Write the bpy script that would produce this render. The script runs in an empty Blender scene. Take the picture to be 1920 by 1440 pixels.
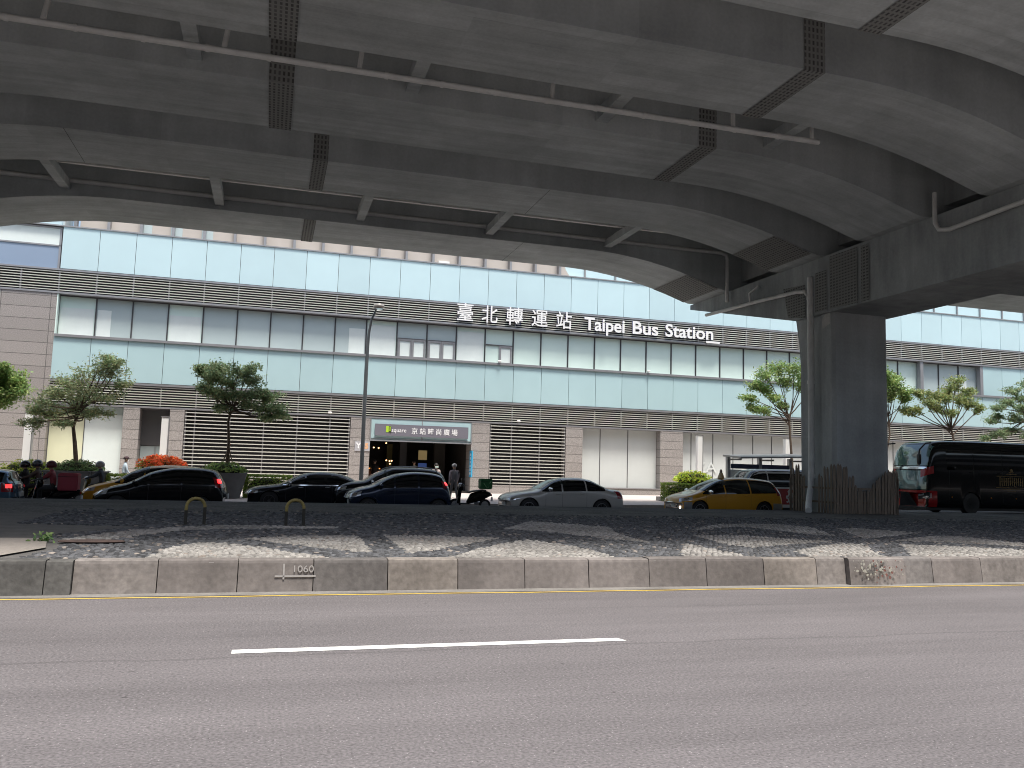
import bpy, bmesh, math, random
import numpy as np
from mathutils import Vector, Matrix
from mathutils.bvhtree import BVHTree
rnd = random.Random(7); rng = np.random.default_rng(7)
R = math.radians
sc = bpy.context.scene
COL = sc.collection

# ---------------------------------------------------------------- camera, sky, sun, exposure
F_PX, PITCH, ROLL, HEAD, CAM_H = 1553.0, R(5.74), R(1.67), R(73.85), 1.7
_fw = Vector((math.cos(HEAD), math.sin(HEAD), 0)); _rt = Vector((math.sin(HEAD), -math.cos(HEAD), 0)); _up = Vector((0, 0, 1))
_f = math.cos(PITCH)*_fw + math.sin(PITCH)*_up
_u0 = -math.sin(PITCH)*_fw + math.cos(PITCH)*_up
_r = math.cos(ROLL)*_rt + math.sin(ROLL)*_u0
_u = -math.sin(ROLL)*_rt + math.cos(ROLL)*_u0
cd = bpy.data.cameras.new('camera'); cam = bpy.data.objects.new('camera', cd); COL.objects.link(cam)
cd.sensor_fit = 'HORIZONTAL'; cd.sensor_width = 36; cd.lens = 36*F_PX/1920; cd.clip_end = 3000; cd.clip_start = 0.1
cam.matrix_world = Matrix(((_r.x, _u.x, -_f.x, 0), (_r.y, _u.y, -_f.y, 0), (_r.z, _u.z, -_f.z, CAM_H), (0, 0, 0, 1)))
sc.camera = cam

SUN_EL, SUN_AZ = R(71), R(-80)          # azimuth measured from +x towards +y: the sun stands behind the camera
sd = Vector((math.cos(SUN_EL)*math.cos(SUN_AZ), math.cos(SUN_EL)*math.sin(SUN_AZ), math.sin(SUN_EL)))
world = bpy.data.worlds.new('World'); sc.world = world; world.use_nodes = True
wn = world.node_tree.nodes; wl = world.node_tree.links
sky = wn.new('ShaderNodeTexSky'); sky.sky_type = 'NISHITA'; sky.sun_disc = False
sky.sun_elevation = SUN_EL; sky.sun_rotation = math.atan2(sd.x, sd.y)
sky.air_density = 1.3; sky.dust_density = 4.0; sky.ozone_density = 1.0
bg = wn['Background']; bg.inputs['Strength'].default_value = 0.15
wl.new(sky.outputs[0], bg.inputs['Color'])
sl = bpy.data.lights.new('sun', 'SUN'); sl.energy = 3.7; sl.angle = R(13); sl.color = (1, .965, .91)
so = bpy.data.objects.new('sun', sl); COL.objects.link(so); so.rotation_euler = (-sd).to_track_quat('-Z', 'Y').to_euler(); so.location = (0, -20, 60)
sc.view_settings.view_transform = 'Standard'; sc.view_settings.look = 'None'; sc.view_settings.gamma = 1
sc.view_settings.exposure = 0.5
sc.render.engine = 'CYCLES'
cy = sc.cycles; cy.max_bounces = 8; cy.diffuse_bounces = 5; cy.glossy_bounces = 3; cy.transmission_bounces = 4
cy.use_denoising = True; cy.filter_width = 1.0; cy.caustics_reflective = False; cy.caustics_refractive = False
try: cy.denoiser = 'OPENIMAGEDENOISE'
except Exception: pass

# ---------------------------------------------------------------- materials
def new_mat(name):
    m = bpy.data.materials.new(name); m.use_nodes = True
    nt = m.node_tree; return m, nt, nt.nodes, nt.links, nt.nodes['Principled BSDF']
def setv(b, **k):
    for a, v in k.items():
        a = a.replace('_', ' ')
        if a in b.inputs: b.inputs[a].default_value = v
MATS = {}
def pm(name, col, rough=.6, metal=0., spec=.5, coat=0., emit=None, es=0., var=.0, scale=3., bump=0., bscale=40., stretch=(1,1,1), var2=0., attr=None):
    """principled surface with optional object-space noise variation, fine bump and a per-leaf tint attribute"""
    if name in MATS: return MATS[name]
    m, nt, N, L, b = new_mat(name)
    c = (*col, 1)
    setv(b, Base_Color=c, Roughness=rough, Metallic=metal, Specular_IOR_Level=spec, Coat_Weight=coat)
    if emit: setv(b, Emission_Color=(*emit, 1), Emission_Strength=es)
    src = None
    if var or bump or attr:
        tc = N.new('ShaderNodeTexCoord'); mp = N.new('ShaderNodeMapping'); mp.inputs['Scale'].default_value = stretch
        L.new(tc.outputs['Object'], mp.inputs['Vector'])
    if var:
        n = N.new('ShaderNodeTexNoise'); n.inputs['Scale'].default_value = scale; n.inputs['Detail'].default_value = 8; n.inputs['Roughness'].default_value = .65
        L.new(mp.outputs[0], n.inputs['Vector'])
        mr = N.new('ShaderNodeMapRange'); mr.inputs['From Min'].default_value = .3; mr.inputs['From Max'].default_value = .7
        mr.inputs['To Min'].default_value = 1-var; mr.inputs['To Max'].default_value = 1+var; L.new(n.outputs['Fac'], mr.inputs['Value'])
        fac = mr.outputs[0]
        if var2:
            n2 = N.new('ShaderNodeTexNoise'); n2.inputs['Scale'].default_value = scale*17; n2.inputs['Detail'].default_value = 4
            L.new(mp.outputs[0], n2.inputs['Vector'])
            m2 = N.new('ShaderNodeMapRange'); m2.inputs['From Min'].default_value = .3; m2.inputs['From Max'].default_value = .7
            m2.inputs['To Min'].default_value = 1-var2; m2.inputs['To Max'].default_value = 1+var2; L.new(n2.outputs['Fac'], m2.inputs['Value'])
            mm = N.new('ShaderNodeMath'); mm.operation = 'MULTIPLY'; L.new(fac, mm.inputs[0]); L.new(m2.outputs[0], mm.inputs[1]); fac = mm.outputs[0]
        vm = N.new('ShaderNodeVectorMath'); vm.operation = 'SCALE'; vm.inputs[0].default_value = col; L.new(fac, vm.inputs['Scale'])
        src = vm.outputs[0]
    if attr:
        at = N.new('ShaderNodeAttribute'); at.attribute_name = attr
        mx = N.new('ShaderNodeVectorMath'); mx.operation = 'MULTIPLY'
        if src: L.new(src, mx.inputs[0])
        else: mx.inputs[0].default_value = col
        L.new(at.outputs['Color'], mx.inputs[1]); src = mx.outputs[0]
    if src: L.new(src, b.inputs['Base Color'])
    if bump:
        nb = N.new('ShaderNodeTexNoise'); nb.inputs['Scale'].default_value = bscale; nb.inputs['Detail'].default_value = 6
        L.new(mp.outputs[0], nb.inputs['Vector'])
        bp = N.new('ShaderNodeBump'); bp.inputs['Strength'].default_value = bump; bp.inputs['Distance'].default_value = .02
        L.new(nb.outputs['Fac'], bp.inputs['Height']); L.new(bp.outputs[0], b.inputs['Normal'])
    MATS[name] = m
    return m
def asphalt(name, col, speck=.5):
    m, nt, N, L, b = new_mat(name); setv(b, Roughness=.82, Specular_IOR_Level=.35)
    tc = N.new('ShaderNodeTexCoord')
    def noise(s, d=5, st=None):
        n = N.new('ShaderNodeTexNoise'); n.inputs['Scale'].default_value = s; n.inputs['Detail'].default_value = d
        if st:
            mp = N.new('ShaderNodeMapping'); mp.inputs['Scale'].default_value = st; L.new(tc.outputs['Object'], mp.inputs['Vector']); L.new(mp.outputs[0], n.inputs['Vector'])
        else: L.new(tc.outputs['Object'], n.inputs['Vector'])
        return n.outputs['Fac']
    def rng_(v, a, bb, lo, hi):
        r = N.new('ShaderNodeMapRange'); r.inputs['From Min'].default_value = a; r.inputs['From Max'].default_value = bb; r.inputs['To Min'].default_value = lo; r.inputs['To Max'].default_value = hi; L.new(v, r.inputs['Value']); return r.outputs[0]
    def mul(a, bb):
        q = N.new('ShaderNodeMath'); q.operation = 'MULTIPLY'; L.new(a, q.inputs[0]); L.new(bb, q.inputs[1]); return q.outputs[0]
    def add(a, bb):
        q = N.new('ShaderNodeMath'); q.operation = 'ADD'; L.new(a, q.inputs[0]); L.new(bb, q.inputs[1]); return q.outputs[0]
    f = mul(rng_(noise(.5, 5, (.35, 1.3, 1)), .3, .7, .86, 1.1), rng_(noise(45, 3), .3, .7, .64, 1.36))
    f = mul(f, rng_(noise(1.6, 6, (.2, 2.2, 1)), .35, .65, .94, 1.05))
    vo = N.new('ShaderNodeTexVoronoi'); vo.inputs['Scale'].default_value = 52; L.new(tc.outputs['Object'], vo.inputs['Vector'])
    vs = N.new('ShaderNodeSeparateColor'); L.new(vo.outputs['Color'], vs.inputs[0])
    stones = mul(rng_(vo.outputs['Distance'], .18, .30, 1, 0), rng_(vs.outputs[0], .86, .90, 0, speck*3))      # pale chippings in the wearing course
    f = add(f, stones)
    dk = mul(rng_(vo.outputs['Distance'], .2, .3, 1, 0), rng_(vs.outputs[1], .93, .95, 0, -.5)); f = add(f, dk)
    sx = N.new('ShaderNodeSeparateXYZ'); L.new(tc.outputs['Object'], sx.inputs[0])
    def seam(y0, w, k, wob):
        n_ = rng_(noise(.9, 4), .3, .7, -wob, wob); a_ = add(sx.outputs['Y'], n_)
        q = N.new('ShaderNodeMath'); q.operation = 'SUBTRACT'; L.new(a_, q.inputs[0]); q.inputs[1].default_value = y0
        ab = N.new('ShaderNodeMath'); ab.operation = 'ABSOLUTE'; L.new(q.outputs[0], ab.inputs[0]); return rng_(ab.outputs[0], w*.4, w, 1-k, 1)
    for y0, w, k, wob in ((7.72, .035, .2, .05), (9.0, .5, .05, .35), (10.6, .45, .05, .3), (5.2, .6, .04, .4), (6.8, .6, .04, .4), (9.75, .03, .10, .04), (11.2, .25, .16, .06)): f = mul(f, seam(y0, w, k, wob))
    vf = N.new('ShaderNodeTexVoronoi'); vf.inputs['Scale'].default_value = 2.6; mpv = N.new('ShaderNodeMapping'); mpv.inputs['Scale'].default_value = (.8, 2.2, 1); mpv.inputs['Rotation'].default_value = (0, 0, .5); L.new(tc.outputs['Object'], mpv.inputs['Vector']); L.new(mpv.outputs[0], vf.inputs['Vector'])
    vfs = N.new('ShaderNodeSeparateColor'); L.new(vf.outputs['Color'], vfs.inputs[0])
    f = add(f, mul(rng_(vf.outputs['Distance'], .03, .06, 1, 0), rng_(vfs.outputs[2], .7, .72, 0, -.6)))
    vm = N.new('ShaderNodeVectorMath'); vm.operation = 'SCALE'; vm.inputs[0].default_value = col; L.new(f, vm.inputs['Scale']); L.new(vm.outputs[0], b.inputs['Base Color'])
    bp = N.new('ShaderNodeBump'); bp.inputs['Strength'].default_value = .5; bp.inputs['Distance'].default_value = .012
    L.new(noise(60, 4), bp.inputs['Height']); L.new(bp.outputs[0], b.inputs['Normal'])
    return m
def concrete(name, col, board=True, stain=.15, mott=.06):
    m, nt, N, L, b = new_mat(name); setv(b, Roughness=.85, Specular_IOR_Level=.25)
    tc = N.new('ShaderNodeTexCoord')
    def noise(s, d, st):
        mp = N.new('ShaderNodeMapping'); mp.inputs['Scale'].default_value = st; L.new(tc.outputs['Object'], mp.inputs['Vector'])
        n = N.new('ShaderNodeTexNoise'); n.inputs['Scale'].default_value = s; n.inputs['Detail'].default_value = d; L.new(mp.outputs[0], n.inputs['Vector']); return n.outputs['Fac']
    def rg(v, lo, hi, a=.3, c=.7):
        r = N.new('ShaderNodeMapRange'); r.inputs['From Min'].default_value = a; r.inputs['From Max'].default_value = c; r.inputs['To Min'].default_value = lo; r.inputs['To Max'].default_value = hi; L.new(v, r.inputs['Value']); return r.outputs[0]
    def mul(a, c):
        q = N.new('ShaderNodeMath'); q.operation = 'MULTIPLY'; L.new(a, q.inputs[0]); L.new(c, q.inputs[1]); return q.outputs[0]
    f = rg(noise(.35, 6, (1, 1, 1)), 1-stain, 1+stain)
    f = mul(f, rg(noise(2.2, 6, (.12, 2.0, .5)), .9, 1.1))
    f = mul(f, rg(noise(14, 6, (1, 1, 1)), 1-mott, 1+mott))
    f = mul(f, rg(noise(1.2, 5, (1.6, 1.6, .12)), 1-stain*.7, 1.06))
    if board:
        sx = N.new('ShaderNodeSeparateXYZ'); L.new(tc.outputs['Object'], sx.inputs[0])
        w = N.new('ShaderNodeMath'); w.operation = 'MULTIPLY'; w.inputs[1].default_value = 1/.62; L.new(sx.outputs['Y'], w.inputs[0])
        fr = N.new('ShaderNodeMath'); fr.operation = 'FRACT'; L.new(w.outputs[0], fr.inputs[0])
        f = mul(f, rg(fr.outputs[0], .87, 1.0, .0, .05))
        fl = N.new('ShaderNodeMath'); fl.operation = 'FLOOR'; L.new(w.outputs[0], fl.inputs[0])
        wx = N.new('ShaderNodeMath'); wx.operation = 'MULTIPLY'; wx.inputs[1].default_value = 1/3.6; L.new(sx.outputs['X'], wx.inputs[0])
        fx = N.new('ShaderNodeMath'); fx.operation = 'FLOOR'; L.new(wx.outputs[0], fx.inputs[0])
        cb = N.new('ShaderNodeCombineXYZ'); L.new(fl.outputs[0], cb.inputs[0]); L.new(fx.outputs[0], cb.inputs[1])
        wh = N.new('ShaderNodeTexWhiteNoise'); L.new(cb.outputs[0], wh.inputs[0]); f = mul(f, rg(wh.outputs['Value'], .93, 1.07, 0, 1))
    vm = N.new('ShaderNodeVectorMath'); vm.operation = 'SCALE'; vm.inputs[0].default_value = col; L.new(f, vm.inputs['Scale']); L.new(vm.outputs[0], b.inputs['Base Color'])
    bp = N.new('ShaderNodeBump'); bp.inputs['Strength'].default_value = .25; bp.inputs['Distance'].default_value = .01
    L.new(noise(30, 5, (1, 1, 1)), bp.inputs['Height']); L.new(bp.outputs[0], b.inputs['Normal'])
    return m
def granite(name, col, bw, bh, off=0.5):
    m, nt, N, L, b = new_mat(name); setv(b, Roughness=.55, Specular_IOR_Level=.4)
    tc = N.new('ShaderNodeTexCoord'); sx = N.new('ShaderNodeSeparateXYZ'); L.new(tc.outputs['Object'], sx.inputs[0])
    ad = N.new('ShaderNodeMath'); ad.operation = 'ADD'; L.new(sx.outputs['X'], ad.inputs[0]); L.new(sx.outputs['Y'], ad.inputs[1])
    cb = N.new('ShaderNodeCombineXYZ'); L.new(ad.outputs[0], cb.inputs[0]); L.new(sx.outputs['Z'], cb.inputs[1])
    br = N.new('ShaderNodeTexBrick'); br.offset = off; br.inputs['Scale'].default_value = 1; br.inputs['Brick Width'].default_value = bw; br.inputs['Row Height'].default_value = bh
    br.inputs['Mortar Size'].default_value = .018; br.inputs['Mortar Smooth'].default_value = .1
    k = Vector(col); br.inputs['Color1'].default_value = (*(k*.93), 1); br.inputs['Color2'].default_value = (*(k*1.06), 1); br.inputs['Mortar'].default_value = (*(k*.42), 1)
    L.new(cb.outputs[0], br.inputs['Vector'])
    n = N.new('ShaderNodeTexNoise'); n.inputs['Scale'].default_value = 26; n.inputs['Detail'].default_value = 4; L.new(tc.outputs['Object'], n.inputs['Vector'])
    mr = N.new('ShaderNodeMapRange'); mr.inputs['From Min'].default_value = .3; mr.inputs['From Max'].default_value = .7; mr.inputs['To Min'].default_value = .68; mr.inputs['To Max'].default_value = 1.3; L.new(n.outputs['Fac'], mr.inputs['Value'])
    vm = N.new('ShaderNodeVectorMath'); vm.operation = 'SCALE'; L.new(br.outputs['Color'], vm.inputs[0]); L.new(mr.outputs[0], vm.inputs['Scale']); L.new(vm.outputs[0], b.inputs['Base Color'])
    return m
def glass_panel(name, col, rough=.12, wave=.0):
    """back-painted facade glass: pale body, clear glossy face with slight waviness"""
    m, nt, N, L, b = new_mat(name); setv(b, Roughness=.5, Specular_IOR_Level=.5, Coat_Weight=1.0, Coat_Roughness=rough, Coat_IOR=1.5)
    tc = N.new('ShaderNodeTexCoord'); oi = N.new('ShaderNodeObjectInfo')
    mr = N.new('ShaderNodeMapRange'); mr.inputs['To Min'].default_value = .955; mr.inputs['To Max'].default_value = 1.035; L.new(oi.outputs['Random'], mr.inputs['Value'])
    n = N.new('ShaderNodeTexNoise'); n.inputs['Scale'].default_value = .8; n.inputs['Detail'].default_value = 3
    ad = N.new('ShaderNodeVectorMath'); ad.operation = 'ADD'; L.new(tc.outputs['Object'], ad.inputs[0]); L.new(oi.outputs['Location'], ad.inputs[1]); L.new(ad.outputs[0], n.inputs['Vector'])
    m2 = N.new('ShaderNodeMapRange'); m2.inputs['To Min'].default_value = .95; m2.inputs['To Max'].default_value = 1.05; L.new(n.outputs['Fac'], m2.inputs['Value'])
    mu = N.new('ShaderNodeMath'); mu.operation = 'MULTIPLY'; L.new(mr.outputs[0], mu.inputs[0]); L.new(m2.outputs[0], mu.inputs[1])
    vm = N.new('ShaderNodeVectorMath'); vm.operation = 'SCALE'; vm.inputs[0].default_value = col; L.new(mu.outputs[0], vm.inputs['Scale']); L.new(vm.outputs[0], b.inputs['Base Color'])
    bp = N.new('ShaderNodeBump'); bp.inputs['Strength'].default_value = .12; bp.inputs['Distance'].default_value = .05; L.new(n.outputs['Fac'], bp.inputs['Height'])
    L.new(bp.outputs[0], b.inputs['Coat Normal'])
    return m
def net_mat(name, upright=False):
    m, nt, N, L, b = new_mat(name); setv(b, Roughness=.9, Specular_IOR_Level=.1)
    tc = N.new('ShaderNodeTexCoord'); sx = N.new('ShaderNodeSeparateXYZ'); L.new(tc.outputs['Object'], sx.inputs[0])
    ad = N.new('ShaderNodeMath'); ad.operation = 'ADD'; L.new(sx.outputs['Y'], ad.inputs[0]); 
    if upright: ad.inputs[1].default_value = 0
    else: L.new(sx.outputs['Z'], ad.inputs[1])
    cb = N.new('ShaderNodeCombineXYZ'); L.new(ad.outputs[0], cb.inputs[0]); L.new(sx.outputs['Z' if upright else 'X'], cb.inputs[1])
    br = N.new('ShaderNodeTexBrick'); br.offset = 0; br.inputs['Brick Width'].default_value = .16; br.inputs['Row Height'].default_value = .11; br.inputs['Mortar Size'].default_value = .03; br.inputs['Scale'].default_value = 1
    br.inputs['Color1'].default_value = (.08, .082, .08, 1); br.inputs['Color2'].default_value = (.14, .14, .138, 1); br.inputs['Mortar'].default_value = (.24, .245, .235, 1)
    L.new(cb.outputs[0], br.inputs['Vector']); L.new(br.outputs['Color'], b.inputs['Base Color'])
    return m
M_CONC = concrete('girder concrete', (.43, .46, .462)); M_CONC2 = concrete('pier concrete', (.39, .41, .41), board=False, stain=.22)
M_CONC3 = concrete('cap concrete', (.325, .345, .345), board=False, stain=.25)
M_CONC4 = concrete('shade-darkened deck concrete', (.17, .175, .17), stain=.3)  # deck tone darkened to paint in the girder slots' shade; joint lines share it
M_NET = net_mat('bird net'); M_NETV = net_mat('upright bird net', True)
M_ROAD = asphalt('near asphalt', (.142, .132, .135), .42); M_ROAD2 = asphalt('far asphalt', (.085, .083, .085), .3)
M_GRAN = granite('granite cladding', (.30, .277, .262), 2.3, .62, 0); M_GRAN2 = granite('granite column', (.31, .287, .27), 60.0, .52, 0)
M_SPU = glass_panel('upper glass', (.50, .665, .70)); M_SPL = glass_panel('lower glass', (.43, .60, .62))
M_WIN = glass_panel('window glass', (.71, .87, .80), .05); M_WIN_D = glass_panel('dark window glass', (.47, .56, .56), .04)
M_BLIND = pm('pale blind', (.72, .79, .76), .5, var=.04, scale=1.5)
M_BLUEGL = glass_panel('blue glass', (.22, .29, .40), .03)
M_FRAME = pm('dark frame', (.12, .12, .125), .45, metal=.3)
M_LEDGE = pm('grey metal ledge', (.30, .30, .31), .4, metal=.4, var=.08, scale=1.5)
M_SLAT = pm('cream louvre metal', (.54, .53, .475), .45, var=.06, scale=2)
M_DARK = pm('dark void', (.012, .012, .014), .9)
M_BEIGE = pm('beige panel', (.50, .455, .41), .7, var=.05, scale=1)
M_WHITEP = pm('white shop panel', (.60, .63, .61), .4, var=.04, scale=.8)
M_YELLOWP = pm('cream blind panel', (.70, .71, .50), .5, var=.05, scale=.8)
M_WHITE = pm('white paint', (.80, .80, .78), .5)
M_WHITE_W = pm('worn white paint', (.78, .78, .75), .6, var=.10, scale=5, var2=.14)
M_YEL_LINE = pm('yellow road paint', (.55, .38, .07), .7, var=.25, scale=6)
M_BLACK = pm('black plastic', (.015, .015, .016), .5)
M_TYRE = pm('tyre rubber', (.02, .02, .02), .8)
M_RIM = pm('alloy', (.45, .45, .46), .3, metal=.9)
M_RIMD = pm('dull alloy', (.10, .10, .105), .4, metal=.6)
M_CHROME = pm('chrome', (.75, .75, .76), .12, metal=1)
M_TINT = pm('tinted glass', (.006, .007, .008), .04, spec=.5)
M_WSHIELD = pm('windscreen glass', (.02, .035, .035), .03, spec=.8)
M_LAMPGL = pm('lamp glass', (.55, .56, .57), .08, metal=.35, coat=1)
M_RED_L = pm('lit tail lamp', (.5, .01, .01), .2, emit=(1, .03, .03), es=2.2)
M_RED_U = pm('tail lamp', (.28, .01, .015), .15, coat=1)
M_AMBER = pm('amber lamp', (.7, .25, .02), .2)
M_GALV = pm('galvanised steel', (.33, .345, .36), .45, metal=.5, var=.1, scale=3)
M_POLE = pm('lamp pole paint', (.14, .155, .165), .5, metal=.3)
M_PIPE = pm('grey plastic pipe', (.66, .66, .64), .55, var=.12, scale=2)
M_BARK = pm('bark', (.13, .095, .07), .9, var=.3, scale=6, bump=.6, bscale=30)
M_WOOD = pm('weathered picket wood', (.21, .165, .125), .85, var=.35, scale=4, stretch=(3, 3, .4), bump=.3, bscale=30)
M_POT = pm('grey planter', (.15, .15, .15), .7, var=.15, scale=3)
M_SIDEW = pm('sidewalk tiles', (.50, .445, .415), .8, var=.1, scale=1.2, var2=.08)

# ---------------------------------------------------------------- mesh helpers
class MB:
    def __init__(s): s.v = []; s.f = []; s.m = []
    def add(s, vs, fs, mi=0):
        o = len(s.v); s.v += [tuple(p) for p in vs]; s.f += [tuple(i+o for i in f) for f in fs]; s.m += [mi]*len(fs)
    def box(s, x0, x1, y0, y1, z0, z1, mi=0):
        s.add([(x0,y0,z0),(x1,y0,z0),(x1,y1,z0),(x0,y1,z0),(x0,y0,z1),(x1,y0,z1),(x1,y1,z1),(x0,y1,z1)],
              [(3,2,1,0),(4,5,6,7),(0,1,5,4),(1,2,6,5),(2,3,7,6),(3,0,4,7)], mi)
    def obox(s, c, ax, ay, az, mi=0):
        c, ax, ay, az = map(Vector, (c, ax, ay, az))
        vs = [c+sx*ax+sy*ay+sz*az for sz in (-1,1) for sx, sy in ((-1,-1),(1,-1),(1,1),(-1,1))]
        s.add(vs, [(3,2,1,0),(4,5,6,7),(0,1,5,4),(1,2,6,5),(2,3,7,6),(3,0,4,7)], mi)
    def tube(s, pts, r, n=10, mi=0, cap=True):
        pts = [Vector(p) for p in pts]; rs = r if isinstance(r, (list, tuple)) else [r]*len(pts)
        rings = []; prev = None
        for i, p in enumerate(pts):
            t = ((pts[min(i+1, len(pts)-1)]-p).normalized() + (p-pts[max(i-1, 0)]).normalized())
            t = t.normalized() if t.length > 1e-6 else Vector((0,0,1))
            if prev is None: a = t.orthogonal().normalized()
            else: a = (prev - t*prev.dot(t)); a = a.normalized() if a.length > 1e-5 else t.orthogonal().normalized()
            prev = a; b = t.cross(a)
            rings.append([p + rs[i]*(math.cos(2*math.pi*k/n)*a + math.sin(2*math.pi*k/n)*b) for k in range(n)])
        vs = [q for rr in rings for q in rr]; fs = []
        for i in range(len(pts)-1):
            for k in range(n): fs.append((i*n+k, i*n+(k+1)%n, (i+1)*n+(k+1)%n, (i+1)*n+k))
        if cap: fs.append(tuple(range(n-1, -1, -1))); fs.append(tuple((len(pts)-1)*n+k for k in range(n)))
        s.add(vs, fs, mi)
    def lathe(s, prof, n=20, c=(0,0,0), axis='z', mi=0, squash=(1,1), cap=True):
        vs = []; fs = []
        for r, z in prof:
            for k in range(n):
                a = 2*math.pi*k/n; x, y = r*math.cos(a)*squash[0], r*math.sin(a)*squash[1]
                p = (x, y, z) if axis == 'z' else ((x, z, y) if axis == 'y' else (z, x, y))
                vs.append((c[0]+p[0], c[1]+p[1], c[2]+p[2]))
        for i in range(len(prof)-1):
            for k in range(n):
                q = (i*n+k, i*n+(k+1)%n, (i+1)*n+(k+1)%n, (i+1)*n+k); fs.append(q if axis != 'y' else q[::-1])
        e = [tuple(range(n-1,-1,-1)), tuple((len(prof)-1)*n+k for k in range(n))] if cap else []
        fs += e if axis != 'y' else [q[::-1] for q in e]
        s.add(vs, fs, mi)
    def grid(s, P, mi=0, flip=False):
        h, w = len(P), len(P[0]); vs = [p for r_ in P for p in r_]; fs = []
        for i in range(h-1):
            for j in range(w-1):
                q = (i*w+j, i*w+j+1, (i+1)*w+j+1, (i+1)*w+j); fs.append(q[::-1] if flip else q)
        s.add(vs, fs, mi)
    def build(s, name, mats, parent=None, smooth=None, loc=None):
        me = bpy.data.meshes.new(name); me.from_pydata(s.v, [], s.f)
        if not isinstance(mats, (list, tuple)): mats = [mats]
        for q in mats: me.materials.append(q)
        if len(mats) > 1: me.polygons.foreach_set('material_index', s.m)
        me.update()
        if smooth is not None:
            me.shade_smooth(); me.set_sharp_from_angle(angle=R(smooth))
        return link(name, me, parent, loc)
def link(name, me, parent=None, loc=None):
    o = bpy.data.objects.new(name, me); COL.objects.link(o)
    if parent: o.parent = parent
    if loc: o.location = loc
    return o
def tag(o, label, cat, group=None, kind=None):
    o['label'] = label; o['category'] = cat
    if group: o['group'] = group
    if kind: o['kind'] = kind
    return o
def empty(name, loc, rz=0, label=None, cat=None, group=None):
    o = bpy.data.objects.new(name, None); COL.objects.link(o); o.location = loc; o.rotation_euler = (0, 0, rz); o.empty_display_size = .3
    if label: tag(o, label, cat, group)
    return o
def struct(o): o['kind'] = 'structure'; return o
def copy_part(o, parent, loc=None):
    c = o.copy(); COL.objects.link(c); c.parent = parent
    if loc is not None: c.location = loc
    return c
def copy_tree(o, parent=None):
    c = o.copy(); COL.objects.link(c); c.parent = parent
    for ch in list(o.children): copy_tree(ch, c)
    return c
def text_mesh(name, body, size, mats, depth=.03, bold=0., parent=None, sx=1.0, align='LEFT'):
    """writing standing in the xz plane, reading along +x, facing -y"""
    cu = bpy.data.curves.new(name, 'FONT'); cu.body = body; cu.size = size; cu.extrude = depth; cu.offset = bold; cu.align_x = align; cu.resolution_u = 4
    t = bpy.data.objects.new(name, cu); COL.objects.link(t)
    dg = bpy.context.evaluated_depsgraph_get(); me = bpy.data.meshes.new_from_object(t.evaluated_get(dg))
    bpy.data.objects.remove(t); bpy.data.curves.remove(cu)
    for v in me.vertices: x, y, z = v.co; v.co = (x*sx, -z, y)
    me.materials.clear()
    for m in (mats if isinstance(mats, (list, tuple)) else [mats]): me.materials.append(m)
    me.update()
    if isinstance(mats, (list, tuple)):
        for p in me.polygons: p.material_index = 0 if abs(p.normal.y) > .7 else 1
    o = link(name, me, parent); return o
def smoothstep(a, b, x):
    t = max(0., min(1., (x-a)/(b-a))); return t*t*(3-2*t)
def zfar(u): return -.2 + .008*(u+5)         # the far carriageway climbs gently to the right

# ================================================================ GROUND
g = MB(); g.box(-900, 900, -700, 1100, -1.2, -.75); struct(g.build('ground', M_ROAD2))
g = MB(); g.box(-120, 200, -40, 11.36, -.7, 0.0); struct(g.build('near_road', M_ROAD))
g = MB(); g.add([(-120,28.0,zfar(-120)),(200,28.0,zfar(200)),(200,36.2,zfar(200)),(-120,36.2,zfar(-120))], [(0,1,2,3)]); struct(g.build('far_road', M_ROAD2))
g = MB()                      # sidewalk follows the far road's gentle climb
g.add([(-120,36,zfar(-120)+.14),(200,36,zfar(200)+.14),(200,70,zfar(200)+.22),(-120,70,zfar(-120)+.22),(-120,36,-.7),(200,36,-.7)], [(0,1,2,3),(4,5,1,0)]); struct(g.build('sidewalk', M_SIDEW))
def zs(u): return zfar(u)+.15
# road markings, 4 mm above the asphalt
g = MB()
xs = np.arange(-40, 60, .5); gaps = [(7.9, 8.05), (1.45, 1.6)]
for a in xs:
    j0 = 11.02+.012*math.sin(a*1.3)+.01*math.sin(a*3.1); j1 = 11.02+.012*math.sin((a+.5)*1.3)+.01*math.sin((a+.5)*3.1)
    g.add([(a,j0,.004),(a+.5,j1,.004),(a+.5,j1+.06,.004),(a,j0+.06,.004)], [(0,1,2,3)])
struct(g.build('edge_line_marking', M_YEL_LINE))
g = MB()
for u0 in (-.22-16.0, -.22-8, -.22, -.22+10, -.22+18):
    if u0 not in (-.22, -.22-8, -.22+10): pass
g.add([(-.22,7.84,.004),(3.55,7.85,.004),(3.50,7.985,.004),(-.22,7.99,.004)], [(0,1,2,3)])
struct(g.build('lane_marking', M_WHITE_W))

g = MB(); g.add([(-60,11.13,.004),(60,11.13,.004),(60,11.38,.004),(-60,11.38,.004)], [(0,1,2,3)]); struct(g.build('gutter_strip', pm('gutter concrete', (.19, .18, .165), .85, var=.25, scale=1.5, var2=.15)))
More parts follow.
